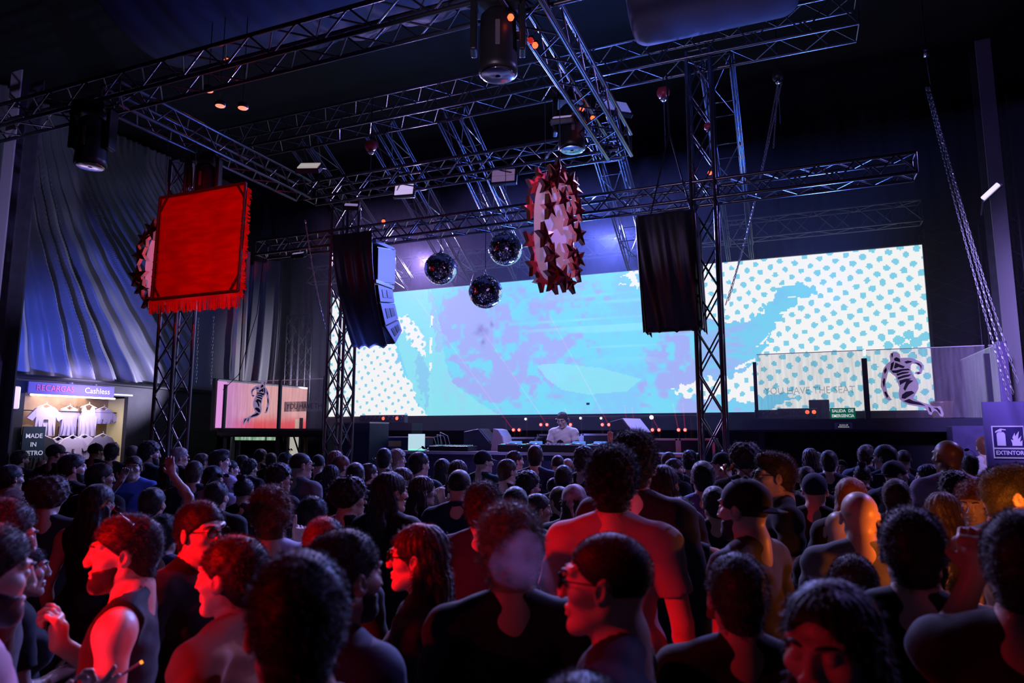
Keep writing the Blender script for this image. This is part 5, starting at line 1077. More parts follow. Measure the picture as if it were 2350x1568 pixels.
def body_mesh(name, fine=.007, M=None, fem=0, arms=('down', 'down'), curl=.45, hands_fine=None, custom=None, tors=1.0):
    M = rotM(0) if M is None else M
    P = [custom[i] if custom and custom[i] else arm_pts(arms[i]) for i in (0, 1)]
    pts = []
    for i, sd in enumerate((-1, 1)):
        e, w_, d = P[i]; e = np.array([sd * e[0], e[1], e[2]]); w_ = np.array([sd * w_[0], w_[1], w_[2]]); d = np.array([sd * d[0], d[1], d[2]]); pts.append((e, w_, d))
    fx = [(-.11, .11, fine)]; fy = [(-.13, .15, fine)]; fz = [(1.48, 1.80, fine)]
    hf = hands_fine or fine; ext = [[-.36, .36], [-.2, .3], [-.01, 1.80]]
    for i in (0, 1):
        e, w_, d = pts[i]; dd = d / np.linalg.norm(d); h = w_ + dd * .09
        lo = np.minimum(w_, w_ + dd * .19) - .05; hi = np.maximum(w_, w_ + dd * .19) + .05
        for a in range(3): ext[a][0] = min(ext[a][0], lo[a]); ext[a][1] = max(ext[a][1], hi[a])
        if (arms[i] != 'down') or (custom and custom[i]) or fine < .006:
            if hands_fine: fx.append((lo[0], hi[0], hf)); fy.append((lo[1], hi[1], hf)); fz.append((lo[2], hi[2], hf))
    co = .018 if fine < .009 else .022
    f = Field(axis(*ext[0], co, fx), axis(*ext[1], co, fy), axis(*ext[2], co, fz))
    sw = .165 if fem else .185; 
    f.ell((0, -.005, 1.28), (.135 if fem else .155, .1, .18), .03); f.ell((0, 0, 1.09), (.115 if fem else .135, .09, .15), .04); f.ell((0, -.01, .95), (.155, .11, .12), .04)
    f.cap((-sw + .03, -.015, 1.41), (sw - .03, -.015, 1.41), .055, .055, .05)
    for s_ in (-1, 1):
        f.cap((0, -.035, 1.50), (s_ * .14, -.02, 1.435), .044, .042, .03)
        if fem: f.ell((s_ * .07, .085, 1.27), (.06, .05, .06), .03)
        f.cap((s_ * .085, -.01, .92), (s_ * .095, .01, .5), .083, .055, .03); f.cap((s_ * .095, .01, .5), (s_ * .1, -.02, .09), .056, .036, .02)
        f.cap((s_ * .1, -.04, .04), (s_ * .115, .14, .025), .036, .028, .02)
    for i, s_ in enumerate((-1, 1)):
        e, w_, d = pts[i]; sh = (s_ * sw, -.015, 1.405); r = .9 if fem else 1.0
        f.ell(sh, (.058 * r, .058, .062), .03); f.cap(sh, e, .050 * r, .040 * r, .03); f.cap(e, w_, .040 * r, .027 * r, .012)
        mid = (np.array(e) * .72 + np.array(w_) * .28); f.ell(mid, (.037 * r, .037 * r, .04), .03)
        hand(f, w_, d, -s_, (curl[i] if isinstance(curl, tuple) else curl))
    head_prims(f, M, fem)
    return f.mesh(name), pts
def shirt_mesh(name, fem=0, pts=None, sleeve=.62, th=.016, hem=.86, neck=.0, collar=False, wr=.003, tank=False, res=.014, hood=False):
    pts = pts or [(np.array([s_ * .245, -.02, 1.13]), np.array([s_ * .25, .05, .9]), None) for s_ in (-1, 1)]
    ext = [[-.40, .40], [-.22, .26], [hem - .05, 1.56]]
    for e, w_, d in pts:
        for a in range(3): ext[a][0] = min(ext[a][0], min(e[a], w_[a]) - .09); ext[a][1] = max(ext[a][1], max(e[a], w_[a]) + .09)
    f = Field(*[axis(*x, res, []) for x in ext])
    f.ell((0, -.005, 1.28), ((.135 if fem else .155) + th, .1 + th, .18 + th), .03); f.ell((0, 0, 1.09), ((.12 if fem else .14) + th * 1.3, .09 + th * 1.2, .17), .05)
    f.cap((0, -.005, 1.0), (0, -.01, hem - .04), .132 + th, .142 + th, .05, flat=(1.38, 1.12, 1)); sw = .165 if fem else .185
    f.cap((-sw + .03, -.015, 1.41), (sw - .03, -.015, 1.41), .055 + th, .055 + th, .05)
    for s_ in (-1, 1):
        f.cap((0, -.035, 1.497), (s_ * .14, -.02, 1.435), .044 + th * .6, .042 + th, .03)
        if fem: f.ell((s_ * .07, .085, 1.27), (.06 + th, .05 + th, .06 + th), .03)
    if not tank:
        for i, s_ in enumerate((-1, 1)):
            e, w_, d = pts[i]; sh = np.array((s_ * sw, -.015, 1.405)); f.ell(sh, (.058 + th, .058 + th, .062 + th), .03)
            if sleeve <= 1: f.cap(sh, sh + (e - sh) * 1.0, .052 + th, .045 + th * 1.2, .02, cut=sleeve)
            else:
                f.cap(sh, e, .052 + th, .044 + th, .02); f.cap(e, w_, .045 + th, .030 + th * .8, .015, cut=.97)
    X, Y, Z = np.meshgrid(f.X, f.Y, f.Z, indexing='ij')
    f.F -= wr * (np.sin(Z * 46 + np.sin(X * 19) * 2 + Y * 12) * np.sin(X * 27 + Z * 13) + .6 * np.sin(Z * 83 + X * 31))
    f.F = np.maximum(f.F, hem - Z)
    nk = np.sqrt((X / (1.05 + neck * 3)) ** 2 + ((Y + .03 - (Z - 1.46) * .5) / 1.0) ** 2) - (.061 + neck * .4)
    if tank: nk = np.minimum(nk, np.sqrt((X / 1.6) ** 2 + ((Y - .02) / 1.2) ** 2) - .075)
    zz = np.maximum(nk, 1.455 + .065 * (Y < 0) - neck - (0.03 if tank else 0) - Z); f.F = np.maximum(f.F, -zz)
    f.F = np.maximum(f.F, np.maximum(Z - 1.548, -1) if not collar else Z - 1.545)
    if tank:
        f.F = np.maximum(f.F, np.abs(X) - .155 + np.maximum(0, 1.25 - Z) * -.4)
    if collar: 
        for a in range(14):
            q0, q1 = 2 * pi * a / 14, 2 * pi * (a + 1) / 14; f.cap((cos(q0) * .075, sin(q0) * .07 - .035, 1.495 - .025 * sin(q0)), (cos(q1) * .075, sin(q1) * .07 - .035, 1.495 - .025 * sin(q1)), .016, .016, .006)
    if hood: f.ell((0, -.115, 1.43), (.12, .06, .075), .03)
    return f.mesh(name)
def pants_mesh(name):
    f = Field(axis(-.24, .24, .022, []), axis(-.2, .2, .022, []), axis(.05, 1.05, .03, []))
    f.ell((0, -.01, .94), (.17, .13, .14), .03)
    for s_ in (-1, 1): f.cap((s_ * .085, -.01, .92), (s_ * .095, .01, .5), .10, .078, .02); f.cap((s_ * .095, .01, .5), (s_ * .1, -.015, .08), .078, .062, .02)
    X, Y, Z = np.meshgrid(f.X, f.Y, f.Z, indexing='ij'); f.F = np.maximum(f.F, np.maximum(.1 - Z, Z - 1.0)); return f.mesh(name)
def shoes_mesh(name):
    f = Field(axis(-.2, .2, .015, []), axis(-.12, .22, .015, []), axis(-.005, .14, .015, []))
    for s_ in (-1, 1): f.cap((s_ * .1, -.045, .045), (s_ * .118, .145, .035), .048, .042, .02); f.cap((s_ * .1, -.03, .05), (s_ * .1, -.03, .11), .046, .05, .02)
    X, Y, Z = np.meshgrid(f.X, f.Y, f.Z, indexing='ij'); f.F = np.maximum(f.F, .004 - Z); return f.mesh(name)
# ---------------- hair: coordinates relative to the neck pivot, so it can be turned with the head
def fz(P, a, s): return np.sin(P[..., 0] * a + s) * np.sin(P[..., 1] * a * 1.13 + 2 * s) * np.sin(P[..., 2] * a * .93 + 3 * s)
def hair_mesh(name, kind, res=.007, strands=400, slen=.016, sw=.0011, seed=1):
    O = HC - PIV; lo = np.array([-.16, -.22, -.42]); hi = np.array([.16, .16, .26])
    if kind in ('short', 'buzz', 'side', 'cap', 'capback', 'bandana', 'beanie', 'quiff', 'bun'): lo[2] = -.06
    f = Field(axis(lo[0], hi[0], res, []), axis(lo[1], hi[1], res, []), axis(lo[2], hi[2], res, []))
    P = np.stack(np.meshgrid(f.X, f.Y, f.Z, indexing='ij'), -1); q = P - O; x, y, z = q[..., 0], q[..., 1], q[..., 2]
    def El(c, r): p = (q - np.array(c)); k0 = np.sqrt(((p / np.array(r)) ** 2).sum(-1)); k1 = np.sqrt(((p / np.array(r) ** 2) ** 2).sum(-1)) + 1e-9; return k0 * (k0 - 1) / k1
    def Cp(a, b, r0, r1): a = np.array(a); b = np.array(b); ax = b - a; v = q - a; t = np.clip((v @ ax) / (ax @ ax), 0, 1); return np.sqrt(((v - t[..., None] * ax) ** 2).sum(-1)) - (r0 + (r1 - r0) * t)
    sm = lambda a, b, k: (lambda h: b + (a - b) * h - k * h * (1 - h))(np.clip(.5 + .5 * (b - a) / k, 0, 1))
    line = -(-.62 * y + .78 * z + .010)          # hairline half space, negative = scalp
    nape = lambda F, w_=.052, b=-.10: np.minimum(F, np.maximum(sm(Cp((0, -.042, -.01), (0, -.044, b), w_ + .012, w_ - .002), El((0, -.02, .0), (.078, .098, .07)), .02), np.maximum(b - z, np.maximum(y + .0 + .0 * z, -.11 - z))))
    if kind == 'buzz': F = np.maximum(El((0, -.014, .03), (.0785, .0985, .0865)), line + .002)
    elif kind in ('short', 'side', 'quiff'):
        top = El((0, -.012, .044), (.079, .103, .086)) if kind != 'quiff' else sm(El((0, -.012, .046), (.080, .104, .088)), El((0, .045, .105), (.06, .05, .03)), .03)
        F = sm(top, El((0, -.016, .02), (.0795, .101, .085)), .02) - .0035 * fz(P, 60, 1) - .002 * fz(P, 130, 2); F = np.maximum(F, line); F = nape(F)
    elif kind == 'curly':
        F = sm(El((0, -.01, .058), (.092, .112, .096)), El((0, -.035, .0), (.088, .092, .085)), .03) - .010 * fz(P, 95, 1) - .006 * fz(P, 190, 3); F = nape(np.maximum(F, line - .004), .058, -.095)
    elif kind == 'afro':
        F = El((0, -.022, .05), (.122, .128, .118)) - .010 * fz(P, 80, 1) - .007 * fz(P, 170, 3); F = np.maximum(F, line - .012)
    elif kind in ('long', 'longwavy', 'bob'):
        w_ = .004 if kind == 'long' else .010
        F = sm(El((0, -.014, .034), (.086, .108, .09)), El((0, -.05, -.07), (.085, .062, .13)), .03)
        if kind != 'bob':
            F = sm(F, El((0, -.095, -.2), (.11, .042, .16)), .04)
            for s_ in (-1, 1): F = sm(F, Cp((s_ * .075, -.02, -.03), (s_ * .095, -.01, -.22), .022, .014), .02)
        else:
            for s_ in (-1, 1): F = sm(F, Cp((s_ * .075, -.01, -.01), (s_ * .078, .01, -.09), .02, .014), .02)
        F = F - w_ * np.sin(np.arctan2(x, -y) * 22 + 3 * np.sin(z * 20)) * .5 - .003 * fz(P, 70, 1)
        face = np.maximum(np.maximum(.045 - y * 1.0, np.abs(x) - .068), z - .072 + np.abs(x) * .25); face = El((0, .1, -.03), (.066, .085, .1)); F = np.maximum(F, -face)
    elif kind in ('pony', 'bun'):
        F = np.maximum(El((0, -.014, .034), (.080, .101, .0885)) - .001 * np.sin(np.arctan2(x, z + .05) * 40), line)
        if kind == 'bun': F = np.minimum(F, El((0, -.07, .135), (.042, .042, .035)) - .003 * fz(P, 120, 1))
        else: F = sm(F, sm(Cp((0, -.105, .05), (0, -.15, -.0), .028, .03), Cp((0, -.15, 0), (0, -.13, -.2), .032, .012), .02), .01)
    elif kind in ('cap', 'capback', 'beanie', 'bandana'):
        F = El((0, -.014, .036), (.084, .105, .092)); s_ = -1 if kind == 'capback' else 1
        F = np.maximum(F, .022 - z + (y * .18 if kind != 'capback' else y * .05) - .02)
        if kind in ('cap', 'capback'):
            br = np.maximum(El((0, s_ * .10 + (0 if s_ > 0 else -.01), .028 - (0 if s_ > 0 else .01)), (.072, .085, .03)), np.abs(z - .03 + np.abs(x) * .22 * 1 + (s_ * y - .1) * .18 + (0 if s_ > 0 else .012)) - .004); F = np.minimum(F, br)
            F = np.minimum(F, El((0, -.014, .13), (.012, .012, .008)))
        if kind == 'bandana': F = np.minimum(F - .002 * np.sin(y * 90 + x * 30), sm(El((0, -.12, .0), (.03, .018, .016)), Cp((0, -.12, 0), (.03, -.14, -.08), .014, .008), .01))
    f.F = F; me = f.mesh(name)
    if strands:
        n = len(me.vertices); co = np.empty(n * 3, np.float32); no = np.empty(n * 3, np.float32); me.vertices.foreach_get('co', co); me.vertices.foreach_get('normal', no); co = co.reshape(-1, 3); no = no.reshape(-1, 3)
        r = np.random.default_rng(seed); up = no[:, 2] > (-.35 if kind not in ('long', 'longwavy', 'pony') else -1.1); outw = ((co - O * .8) * no).sum(1) > 0; cand = np.nonzero(up & outw)[0]
        id_ = r.choice(cand, strands); p = co[id_]; nn = no[id_]; rd = r.normal(size=(strands, 3)); rd /= np.linalg.norm(rd, axis=1)[:, None]
        L = slen * r.uniform(.5, 1.4, strands)[:, None]; grav = np.array([0, 0, -1.0]); g = .25 if kind in ('buzz', 'short', 'side', 'quiff') else (.9 if kind in ('long', 'longwavy', 'bob', 'pony') else .1)
        d0 = nn + rd * .5 + grav * g; d0 /= np.linalg.norm(d0, axis=1)[:, None]; d1 = d0 + rd * (.9 if kind in ('curly', 'afro') else .3) + grav * g; d1 /= np.linalg.norm(d1, axis=1)[:, None]
        a = np.cross(d0, rd); a /= np.linalg.norm(a, axis=1)[:, None] + 1e-9
        v = np.concatenate([p - nn * .002 - a * sw, p - nn * .002 + a * sw, p + d0 * L * .5 - a * sw * .8, p + d0 * L * .5 + a * sw * .8, p + d0 * L * .5 + d1 * L * .5])
        S = strands; i0 = np.arange(S) + n; quads = np.stack([i0, i0 + S, i0 + 3 * S, i0 + 2 * S], -1); tri = np.stack([i0 + 2 * S, i0 + 3 * S, i0 + 4 * S], -1)
        nq = len(me.polygons); lp = np.empty(len(me.loops), np.int32); me.loops.foreach_get('vertex_index', lp)
        me2 = np_mesh(name, np.concatenate([co, v]), np.concatenate([lp.reshape(-1, 4), quads]), True, tri); bpy.data.meshes.remove(me); me = me2
    return me
# ---------------- eyewear, beard
def glasses_mesh(style='worn'):
    O = HC - PIV; mb = MB()
    for s_ in (-1, 1):
        c = Vector(O) + Vector((s_ * .032, .106, .006)); ring = [c + Vector((.024 * cos(a), -abs(cos(a)) * .004 * 1, .019 * sin(a))) for a in [2 * pi * i / 14 for i in range(14)]]
        mb.tube(ring, .0022, 5, closed=True); mb.tube([c + Vector((s_ * .024, -.004, .006)), Vector(O) + Vector((s_ * .078, .06, .012)), Vector(O) + Vector((s_ * .083, -.01, .008)), Vector(O) + Vector((s_ * .082, -.03, -.006))], .002, 5)
        mb.add([tuple(v) for v in ring], [tuple(range(14))])
    mb.tube([Vector(O) + Vector((-.01, .109, .009)), Vector(O) + Vector((0, .112, .012)), Vector(O) + Vector((.01, .109, .009))], .0022, 5)
    return mb.mesh('glasses', True)
def beard_mesh():
    O = HC - PIV; f = Field(axis(-.1, .1, .007, []), axis(-.06, .16, .007, []), axis(-.06, .13, .007, []))
    P = np.stack(np.meshgrid(f.X, f.Y, f.Z, indexing='ij'), -1); q = P - O; x, y, z = q[..., 0], q[..., 1], q[..., 2]
    def El(c, r): p = (q - np.array(c)); k0 = np.sqrt(((p / np.array(r)) ** 2).sum(-1)); k1 = np.sqrt(((p / np.array(r) ** 2) ** 2).sum(-1)) + 1e-9; return k0 * (k0 - 1) / k1
    a_, b_ = El((0, .03, -.045), (.0635, .0665, .0815)), El((0, .074, -.102), (.03, .027, .027)); h_ = np.clip(.5 + .5 * (b_ - a_) / .03, 0, 1); F = b_ + (a_ - b_) * h_ - .03 * h_ * (1 - h_) - .0015 * fz(P, 140, 1)
    F = np.maximum(F, z + .028 + (y - .02) * .35); F = np.maximum(F, -(El((0, .1, -.064), (.024, .03, .012)))); F = np.maximum(F, -y - .01 + 0 * z); f.F = F; return f.mesh('beard')

def eye_mesh(s_):
    O = Vector(HC - PIV); a = MB(); c = O + Vector((s_ * .031, .0775, .0045))
    a.lathe([(.0126 * sin(t), -.0126 * cos(t)) for t in [pi * (i + .01) / 8.02 for i in range(9)]], 12, c=c); n = len(a.f)
    a.lathe([(.0129 * sin(t), .0129 * cos(t)) for t in (.02, .15, .28, .38)], 12, c=c, M=Euler((-pi / 2, 0, 0)).to_matrix())
    me = a.mesh('eye', True); me.materials.append(mat('eye_white', (.55, .5, .5), .2)); me.materials.append(mat('eye_iris', (.02, .012, .008), .1))
    for p in me.polygons:
        if p.index >= n: p.material_index = 1
    return me
def brow_mesh(s_):
    O = Vector(HC - PIV)
    return MB().tube([O + Vector((s_ * x, y, z)) for x, y, z in ((.012, .099, .0265), (.025, .098, .031), (.038, .090, .032), (.05, .076, .027))], [.003, .0042, .004, .002], 6).mesh('eyebrow', True)
# ---------------- materials for people
def skin(name, c): 
    m = mat(name, c, .42, spec=.5); b = m.node_tree.nodes['Principled BSDF']; b.inputs['Subsurface Weight'].default_value = .0; return m
SKIN = [skin('skin_light', (.62, .42, .33)), skin('skin_medium', (.45, .28, .2)), skin('skin_dark', (.16, .085, .055))]
def hairm(name, c, r=.55): return mat(name, c, r, spec=.35, sheen=.35)
HAIR = {'black': hairm('hair_black', (.012, .010, .010)), 'brown': hairm('hair_brown', (.05, .028, .018)), 'light': hairm('hair_light', (.32, .24, .18)), 'auburn': hairm('hair_auburn', (.16, .05, .025)), 'grey': hairm('hair_grey', (.25, .24, .25))}
CL = {}
def cloth(c):
    D = {'black': (.008, .008, .010), 'white': (.7, .68, .72), 'grey': (.18, .18, .2), 'navy': (.015, .02, .06), 'blue': (.06, .12, .45), 'lavender': (.5, .45, .62), 'green': (.01, .04, .035), 'red': (.4, .03, .04), 'orange': (.6, .2, .12), 'pink': (.7, .45, .55), 'darkgrey': (.05, .05, .055), 'cream': (.6, .55, .5), 'midgrey': (.33, .3, .33), 'patterned': (.12, .14, .45), 'bandana': (.55, .4, .45)}
    if c not in CL: CL[c] = mat('fabric_' + c, D[c], .8, spec=.3, sheen=.15, noise=.5 if c in ('patterned', 'bandana') else .0, nscale=9 if c == 'patterned' else 26)
    return CL[c]
GLS = mat('dark_glasses', (.01, .01, .012), .08, spec=1)
_cache = {}
def cached(key, fn):
    if key not in _cache: _cache[key] = fn()
    return _cache[key]
def obj_mat(o, m):
    if len(o.data.materials) == 0: o.data.materials.append(m)
    o.material_slots[0].link = 'OBJECT'; o.material_slots[0].material = m; return o
PEOPLE = []
def facing_rot(px, phi): return YAW - atan2(px - 1175, FPX) + R(phi)
def solve(px, py, s):
    k = 1.95 / (1.75 + .245 * (py - 995) / s); k = min(1.13, max(.84, k)); d = FPX * .245 * k / s
    p = atD(px, py, d); k = p.z / 1.752; return p, k, d
def build_person(px, py, s, phi, label, hair='short', hc='black', top='tee', tc='black', sk=1, turn=0, pitch=0, fem=0, acc=(), arms=('down', 'down'), hero=False, custom=None, curl=.45, roll=0, k=None, loc=None, lean=0):
    """phi: 0 looks away from the viewer, +90 to the left, -90 to the right; turn: head relative to the body"""
    if loc is None:
        p, kk, d = solve(px, py, s); loc = Vector((p.x, p.y, 0)); k = k or kk
    rz = facing_rot(px, phi - turn)
    root = empty('person', loc, label, 'person', 'dancers in the crowd', rz); root.scale = (k, k, k)
    tk = (round(turn), round(pitch), round(roll)); M = rotM(R(turn), R(pitch), R(roll))
    key = ('body', tk, fem, arms, hero, str(custom), str(curl))
    me, pts = cached(key, lambda: body_mesh('body', .0042 if hero else .0085, M, fem, arms, curl, (.0055 if hero else .0085) if (custom or hero or arms != ('down', 'down')) else None, custom))
    b = obj_mat(link('body', me, None, root), SKIN[sk])
    up = arms != ('down', 'down') or custom
    pk = str(arms) + str(custom) if up else ''
    res = .010 if hero else .016
    if top in ('tee', 'long', 'tank', 'shirt', 'hoodie'):
        kw = dict(tee=dict(sleeve=.62), long=dict(sleeve=2), tank=dict(tank=True, neck=.02), shirt=dict(sleeve=2, collar=True), hoodie=dict(sleeve=2, hood=True, th=.022))[top]
        sm_ = cached(('shirt', top, fem, pk, hero), lambda: shirt_mesh('shirt', fem, pts if up else None, res=res, **kw)); so = obj_mat(link('shirt', sm_, None, root), cloth(tc))
    obj_mat(link('trousers', cached('pants', lambda: pants_mesh('trousers')), None, root), cloth('black' if (px % 2) else 'navy'))
    obj_mat(link('shoes', cached('shoes', lambda: shoes_mesh('shoes')), None, root), cloth('black' if (px % 3) else 'white'))
    q = Matrix.Translation(Vector(PIV)) @ Matrix(M.tolist()).to_4x4()
    if hair != 'bald':
        hat = hair in ('cap', 'capback', 'bandana', 'beanie')
        st = (0 if hat else (6500 if hero else 700)); sl = {'curly': .022, 'afro': .026, 'buzz': .006, 'short': .011, 'side': .013, 'quiff': .016}.get(hair, .02)
        hm = cached(('hair', hair, hero), lambda: hair_mesh('hair', hair, .0055 if hero else .0095, st, sl, (.0006 if hero else .0011)))
        h = obj_mat(link({'cap': 'cap', 'capback': 'cap', 'bandana': 'bandana', 'beanie': 'beanie'}.get(hair, 'hair'), hm, None, root), cloth(hc) if hat else HAIR[hc]); h.matrix_local = q
        if hat:
            hm = cached(('hair', 'buzz', hero), lambda: hair_mesh('hair', 'buzz', .0055 if hero else .0095, 600 if hero else 150, .006, .0008 if hero else .0016))
            h = obj_mat(link('hair', hm, None, root), HAIR['black']); h.matrix_local = q
    if 'glasses' in acc or 'shades_up' in acc:
        g = obj_mat(link('glasses' if 'glasses' in acc else 'sunglasses', cached('glasses', glasses_mesh), None, root), GLS)
        g.matrix_local = q if 'glasses' in acc else q @ Matrix.Translation((0, -.012, .098)) @ Matrix.Translation(Vector(HC - PIV)) @ Matrix.Rotation(R(38), 4, 'X') @ Matrix.Translation(-Vector(HC - PIV))
    if hero or 'face' in acc:
        for sd in (-1, 1): e = link('eye', cached(('eye', sd), lambda: eye_mesh(sd)), None, root); e.matrix_local = q
        for sd in (-1, 1): e = obj_mat(link('eyebrow', cached(('brow', sd), lambda: brow_mesh(sd)), None, root), HAIR['black']); e.matrix_local = q
    if 'beard' in acc: bb = obj_mat(link('beard', cached('beard', beard_mesh), None, root), HAIR['black']); bb.matrix_local = q
    if 'long_hair' in acc: h = obj_mat(link('hair', cached(('hair', 'long', False), lambda: hair_mesh('hair', 'long', .0095, 260, .02, .0016)), None, root), HAIR['brown']); h.matrix_local = q @ Matrix.Translation((0, -.004, -.012)) @ Matrix.Scale(.94, 4)
    if 'necklace' in acc: MB().tube([(.07 * cos(a), .07 * sin(a) - .02, 1.44 + .02 * -sin(a)) for a in [2 * pi * i / 20 for i in range(20)]], .003, 5, closed=True).obj('necklace', CHROME, root)
    if lean: root.rotation_euler.x = R(lean)
    PEOPLE.append((root, px, s)); root['px'] = px
    return root, pts

QUEUE = []
def person(*a, **kw): QUEUE.append((a, kw))
def build_crowd():
    st = []
    for a, kw in QUEUE:
        p, k, d = solve(*a[:3]); v = Vector((p.x, p.y)); st.append([v.normalized(), v.length, v.length, k, atan2(v.x, v.y)])
    n = len(st)
    for it in range(80):
        for i in range(n):
            for j in range(i + 1, n):
                A, B = st[i], st[j]
                if abs(A[1] - B[1]) > .5: continue
                P, Q = A[0] * A[1], B[0] * B[1]; dd = (P - Q).length; mn = .50
                if dd < mn:
                    m = (mn - dd) * .12
                    f, c = (A, B) if A[1] >= B[1] else (B, A)
                    f[1] = min(f[1] + m, f[2] * 1.16); c[1] = max(c[1] - m, c[2] * .90)
    for (a, kw), s_ in zip(QUEUE, st):
        top = atD(a[0], a[1], 1.0); rr = Vector((top.x, top.y)).length; zt_ = 1.95 + (top.z - 1.95) * s_[1] / rr
        k = zt_ / 1.752; P = s_[0] * s_[1]
        lim = 8.95 if P.x < -.45 else 11.2
        if P.y > lim: f_ = lim / P.y; zt_ = 1.95 + (zt_ - 1.95) * f_; k = zt_ / 1.752; P = P * f_
        build_person(*a, loc=Vector((P.x, P.y, 0)), k=k, **kw)
# ================================================================== THE CROWD
# ---- nearest people
person(690, 1262, 305, 4, 'person with short dark hair seen from behind, nearest head left of centre', hair='short', hero=True, tc='black')
person(296, 1178, 168, 88, 'person in black sleeveless top in profile, lit red, pinching fingers raised', hair='short', acc=('beard', 'shades_up'), hero=True, sk=0, top='tank',
       custom=(None, ((.2, .02, 1.14), (.07, .19, 1.325), (0, .12, 1))), curl=(.45, (.9, 1.25, 1.1, .75, .45)), turn=8)
person(538, 1228, 172, 58, 'person in orange red shirt turned away, ear and neck lit red', hair='short', hero=True, sk=0, tc='orange')
person(455, 1395, 190, 70, 'person with bare red lit shoulder at the bottom, head hidden behind nearer hair', hair='pony', fem=1, hero=False, sk=0, top='tank') if False else None
person(52, 1243, 140, -84, 'person with hoop earring in profile facing right, red lit, holding a drink', hair='pony', fem=1, hero=True, sk=0, tc='black', custom=(None, ((.22, .02, 1.14), (.1, .15, 1.16), (-.25, .95, .2))), curl=(.4, .95))
person(-14, 1138, 165, -80, 'person at the left edge looking down, pink lit forehead, partly out of frame', hair='short', hero=True, sk=0, tc='darkgrey', pitch=-12)
person(-42, 1198, 215, -82, 'bearded person at the left edge in pink shirt holding a cigarette', hair='short', hero=True, sk=0, tc='pink', acc=('beard',), custom=(None, ((.23, .0, 1.16), (.1, .17, 1.27), (-.15, .9, .35))), curl=(.3, (.4, .1, .25, .9, 1.1)), pitch=-6)
person(962, 1198, 150, 80, 'person with long straight dark hair and glasses, face lit red, facing left', hair='long', fem=1, hero=True, sk=0, acc=('glasses',), tc='black')
person(1170, 1172, 172, 8, 'person with pale curly hair seen from behind beside drifting smoke', hair='curly', hc='light', hero=True, tc='black')
person(1392, 1210, 226, 82, 'person with cropped hair and glasses in profile blowing smoke, red lit cheek', hair='buzz', hero=True, sk=0, acc=('glasses',), tc='navy', top='tee')
person(1404, 1035, 138, -4, 'tall person with wispy curly hair in a pale shirt lit red on one shoulder', hair='curly', hero=True, sk=0, tc='midgrey')
person(1456, 1000, 122, -12, 'tallest person, thick curly hair and dark long sleeved top, behind the pale shirt', hair='curly', hero=True, sk=0, top='long', tc='black')
person(1706, 1096, 150, 62, 'bearded person in backward cap with sunglasses on it, facing left', hair='capback', hc='black', hero=True, sk=0, tc='darkgrey', acc=('shades_up', 'beard'))
person(1776, 1040, 112, 104, 'person with thick brown hair and wire glasses, face lit orange, facing left', hair='quiff', hc='brown', hero=True, sk=0, tc='black', acc=('glasses',))
person(1968, 1120, 122, 6, 'bald person seen from behind, right side of head lit orange', hair='bald', hero=True, sk=0, tc='grey')
person(1924, 1167, 108, 2, 'bald person with lavender rim light left of the orange lit bald head', hair='bald', hero=True, sk=0, tc='black')
person(2087, 1162, 196, 2, 'person with flat topped hair and prominent ears, large dark silhouette at right', hair='side', hero=True, sk=0, tc='black')
person(2346, 1168, 212, -10, 'person at the right edge in dark top, fist raised beside the head', hair='short', hero=True, tc='black', custom=(((.22, .1, 1.36), (.135, .12, 1.57), (-.05, 0, 1)), None), curl=(1.15, .45))
person(1955, 1272, 150, 12, 'person with brown rim lit hair low at right, in front of the grey shirt', hair='short', hc='brown', hero=True, tc='black')
person(1905, 1322, 262, 158, 'person with long dark hair facing the camera, face dimly red, low at right', hair='long', fem=1, hero=True, sk=0, tc='black', pitch=-4)
person(1688, 1268, 186, 14, 'person with thick short hair seen from behind, low right of the red lit profile', hair='short', hc='brown', hero=True, tc='black')
person(1335, 1546, 300, 10, 'top of a dark head just entering at the bottom edge', hair='short', hero=True, tc='black')
person(2234, 1112, 98, 165, 'person with curly fringe facing the camera, face lit orange', hair='curly', hc='auburn', hero=True, sk=0, tc='black')
person(2312, 1070, 120, -72, 'person with thick dark hair facing right, cheek and neck lit orange', hair='quiff', hero=True, sk=0, tc='black', turn=-10)
person(464, 1148, 120, -140, 'person in dark sunglasses facing the camera with violet lit forehead', hair='short', hero=True, sk=0, tc='black', acc=('glasses',))
person(622, 1126, 104, 12, 'person with reddish curly hair, one finger pointing up', hair='curly', hc='auburn', hero=True, sk=0, tc='lavender', custom=(None, ((.26, .08, 1.22), (.165, .1, 1.455), (.12, 0, 1))), curl=(.45, (1.0, .08, 1.4, 1.5, 1.5)))  # auburn hair colour stands in for red light on the curls
person(718, 1138, 98, -18, 'person with smooth dark hair edged lavender right of the pointing hand', hair='short', hero=True, tc='navy')
person(745, 1186, 128, -8, 'person with dark hair rim lit lavender behind the nearest head', hair='short', hc='brown', hero=True, tc='black')
person(792, 1214, 176, -58, 'person with violet lit cheek right of the nearest head', hair='short', hero=True, sk=0, tc='navy', acc=('beard',))
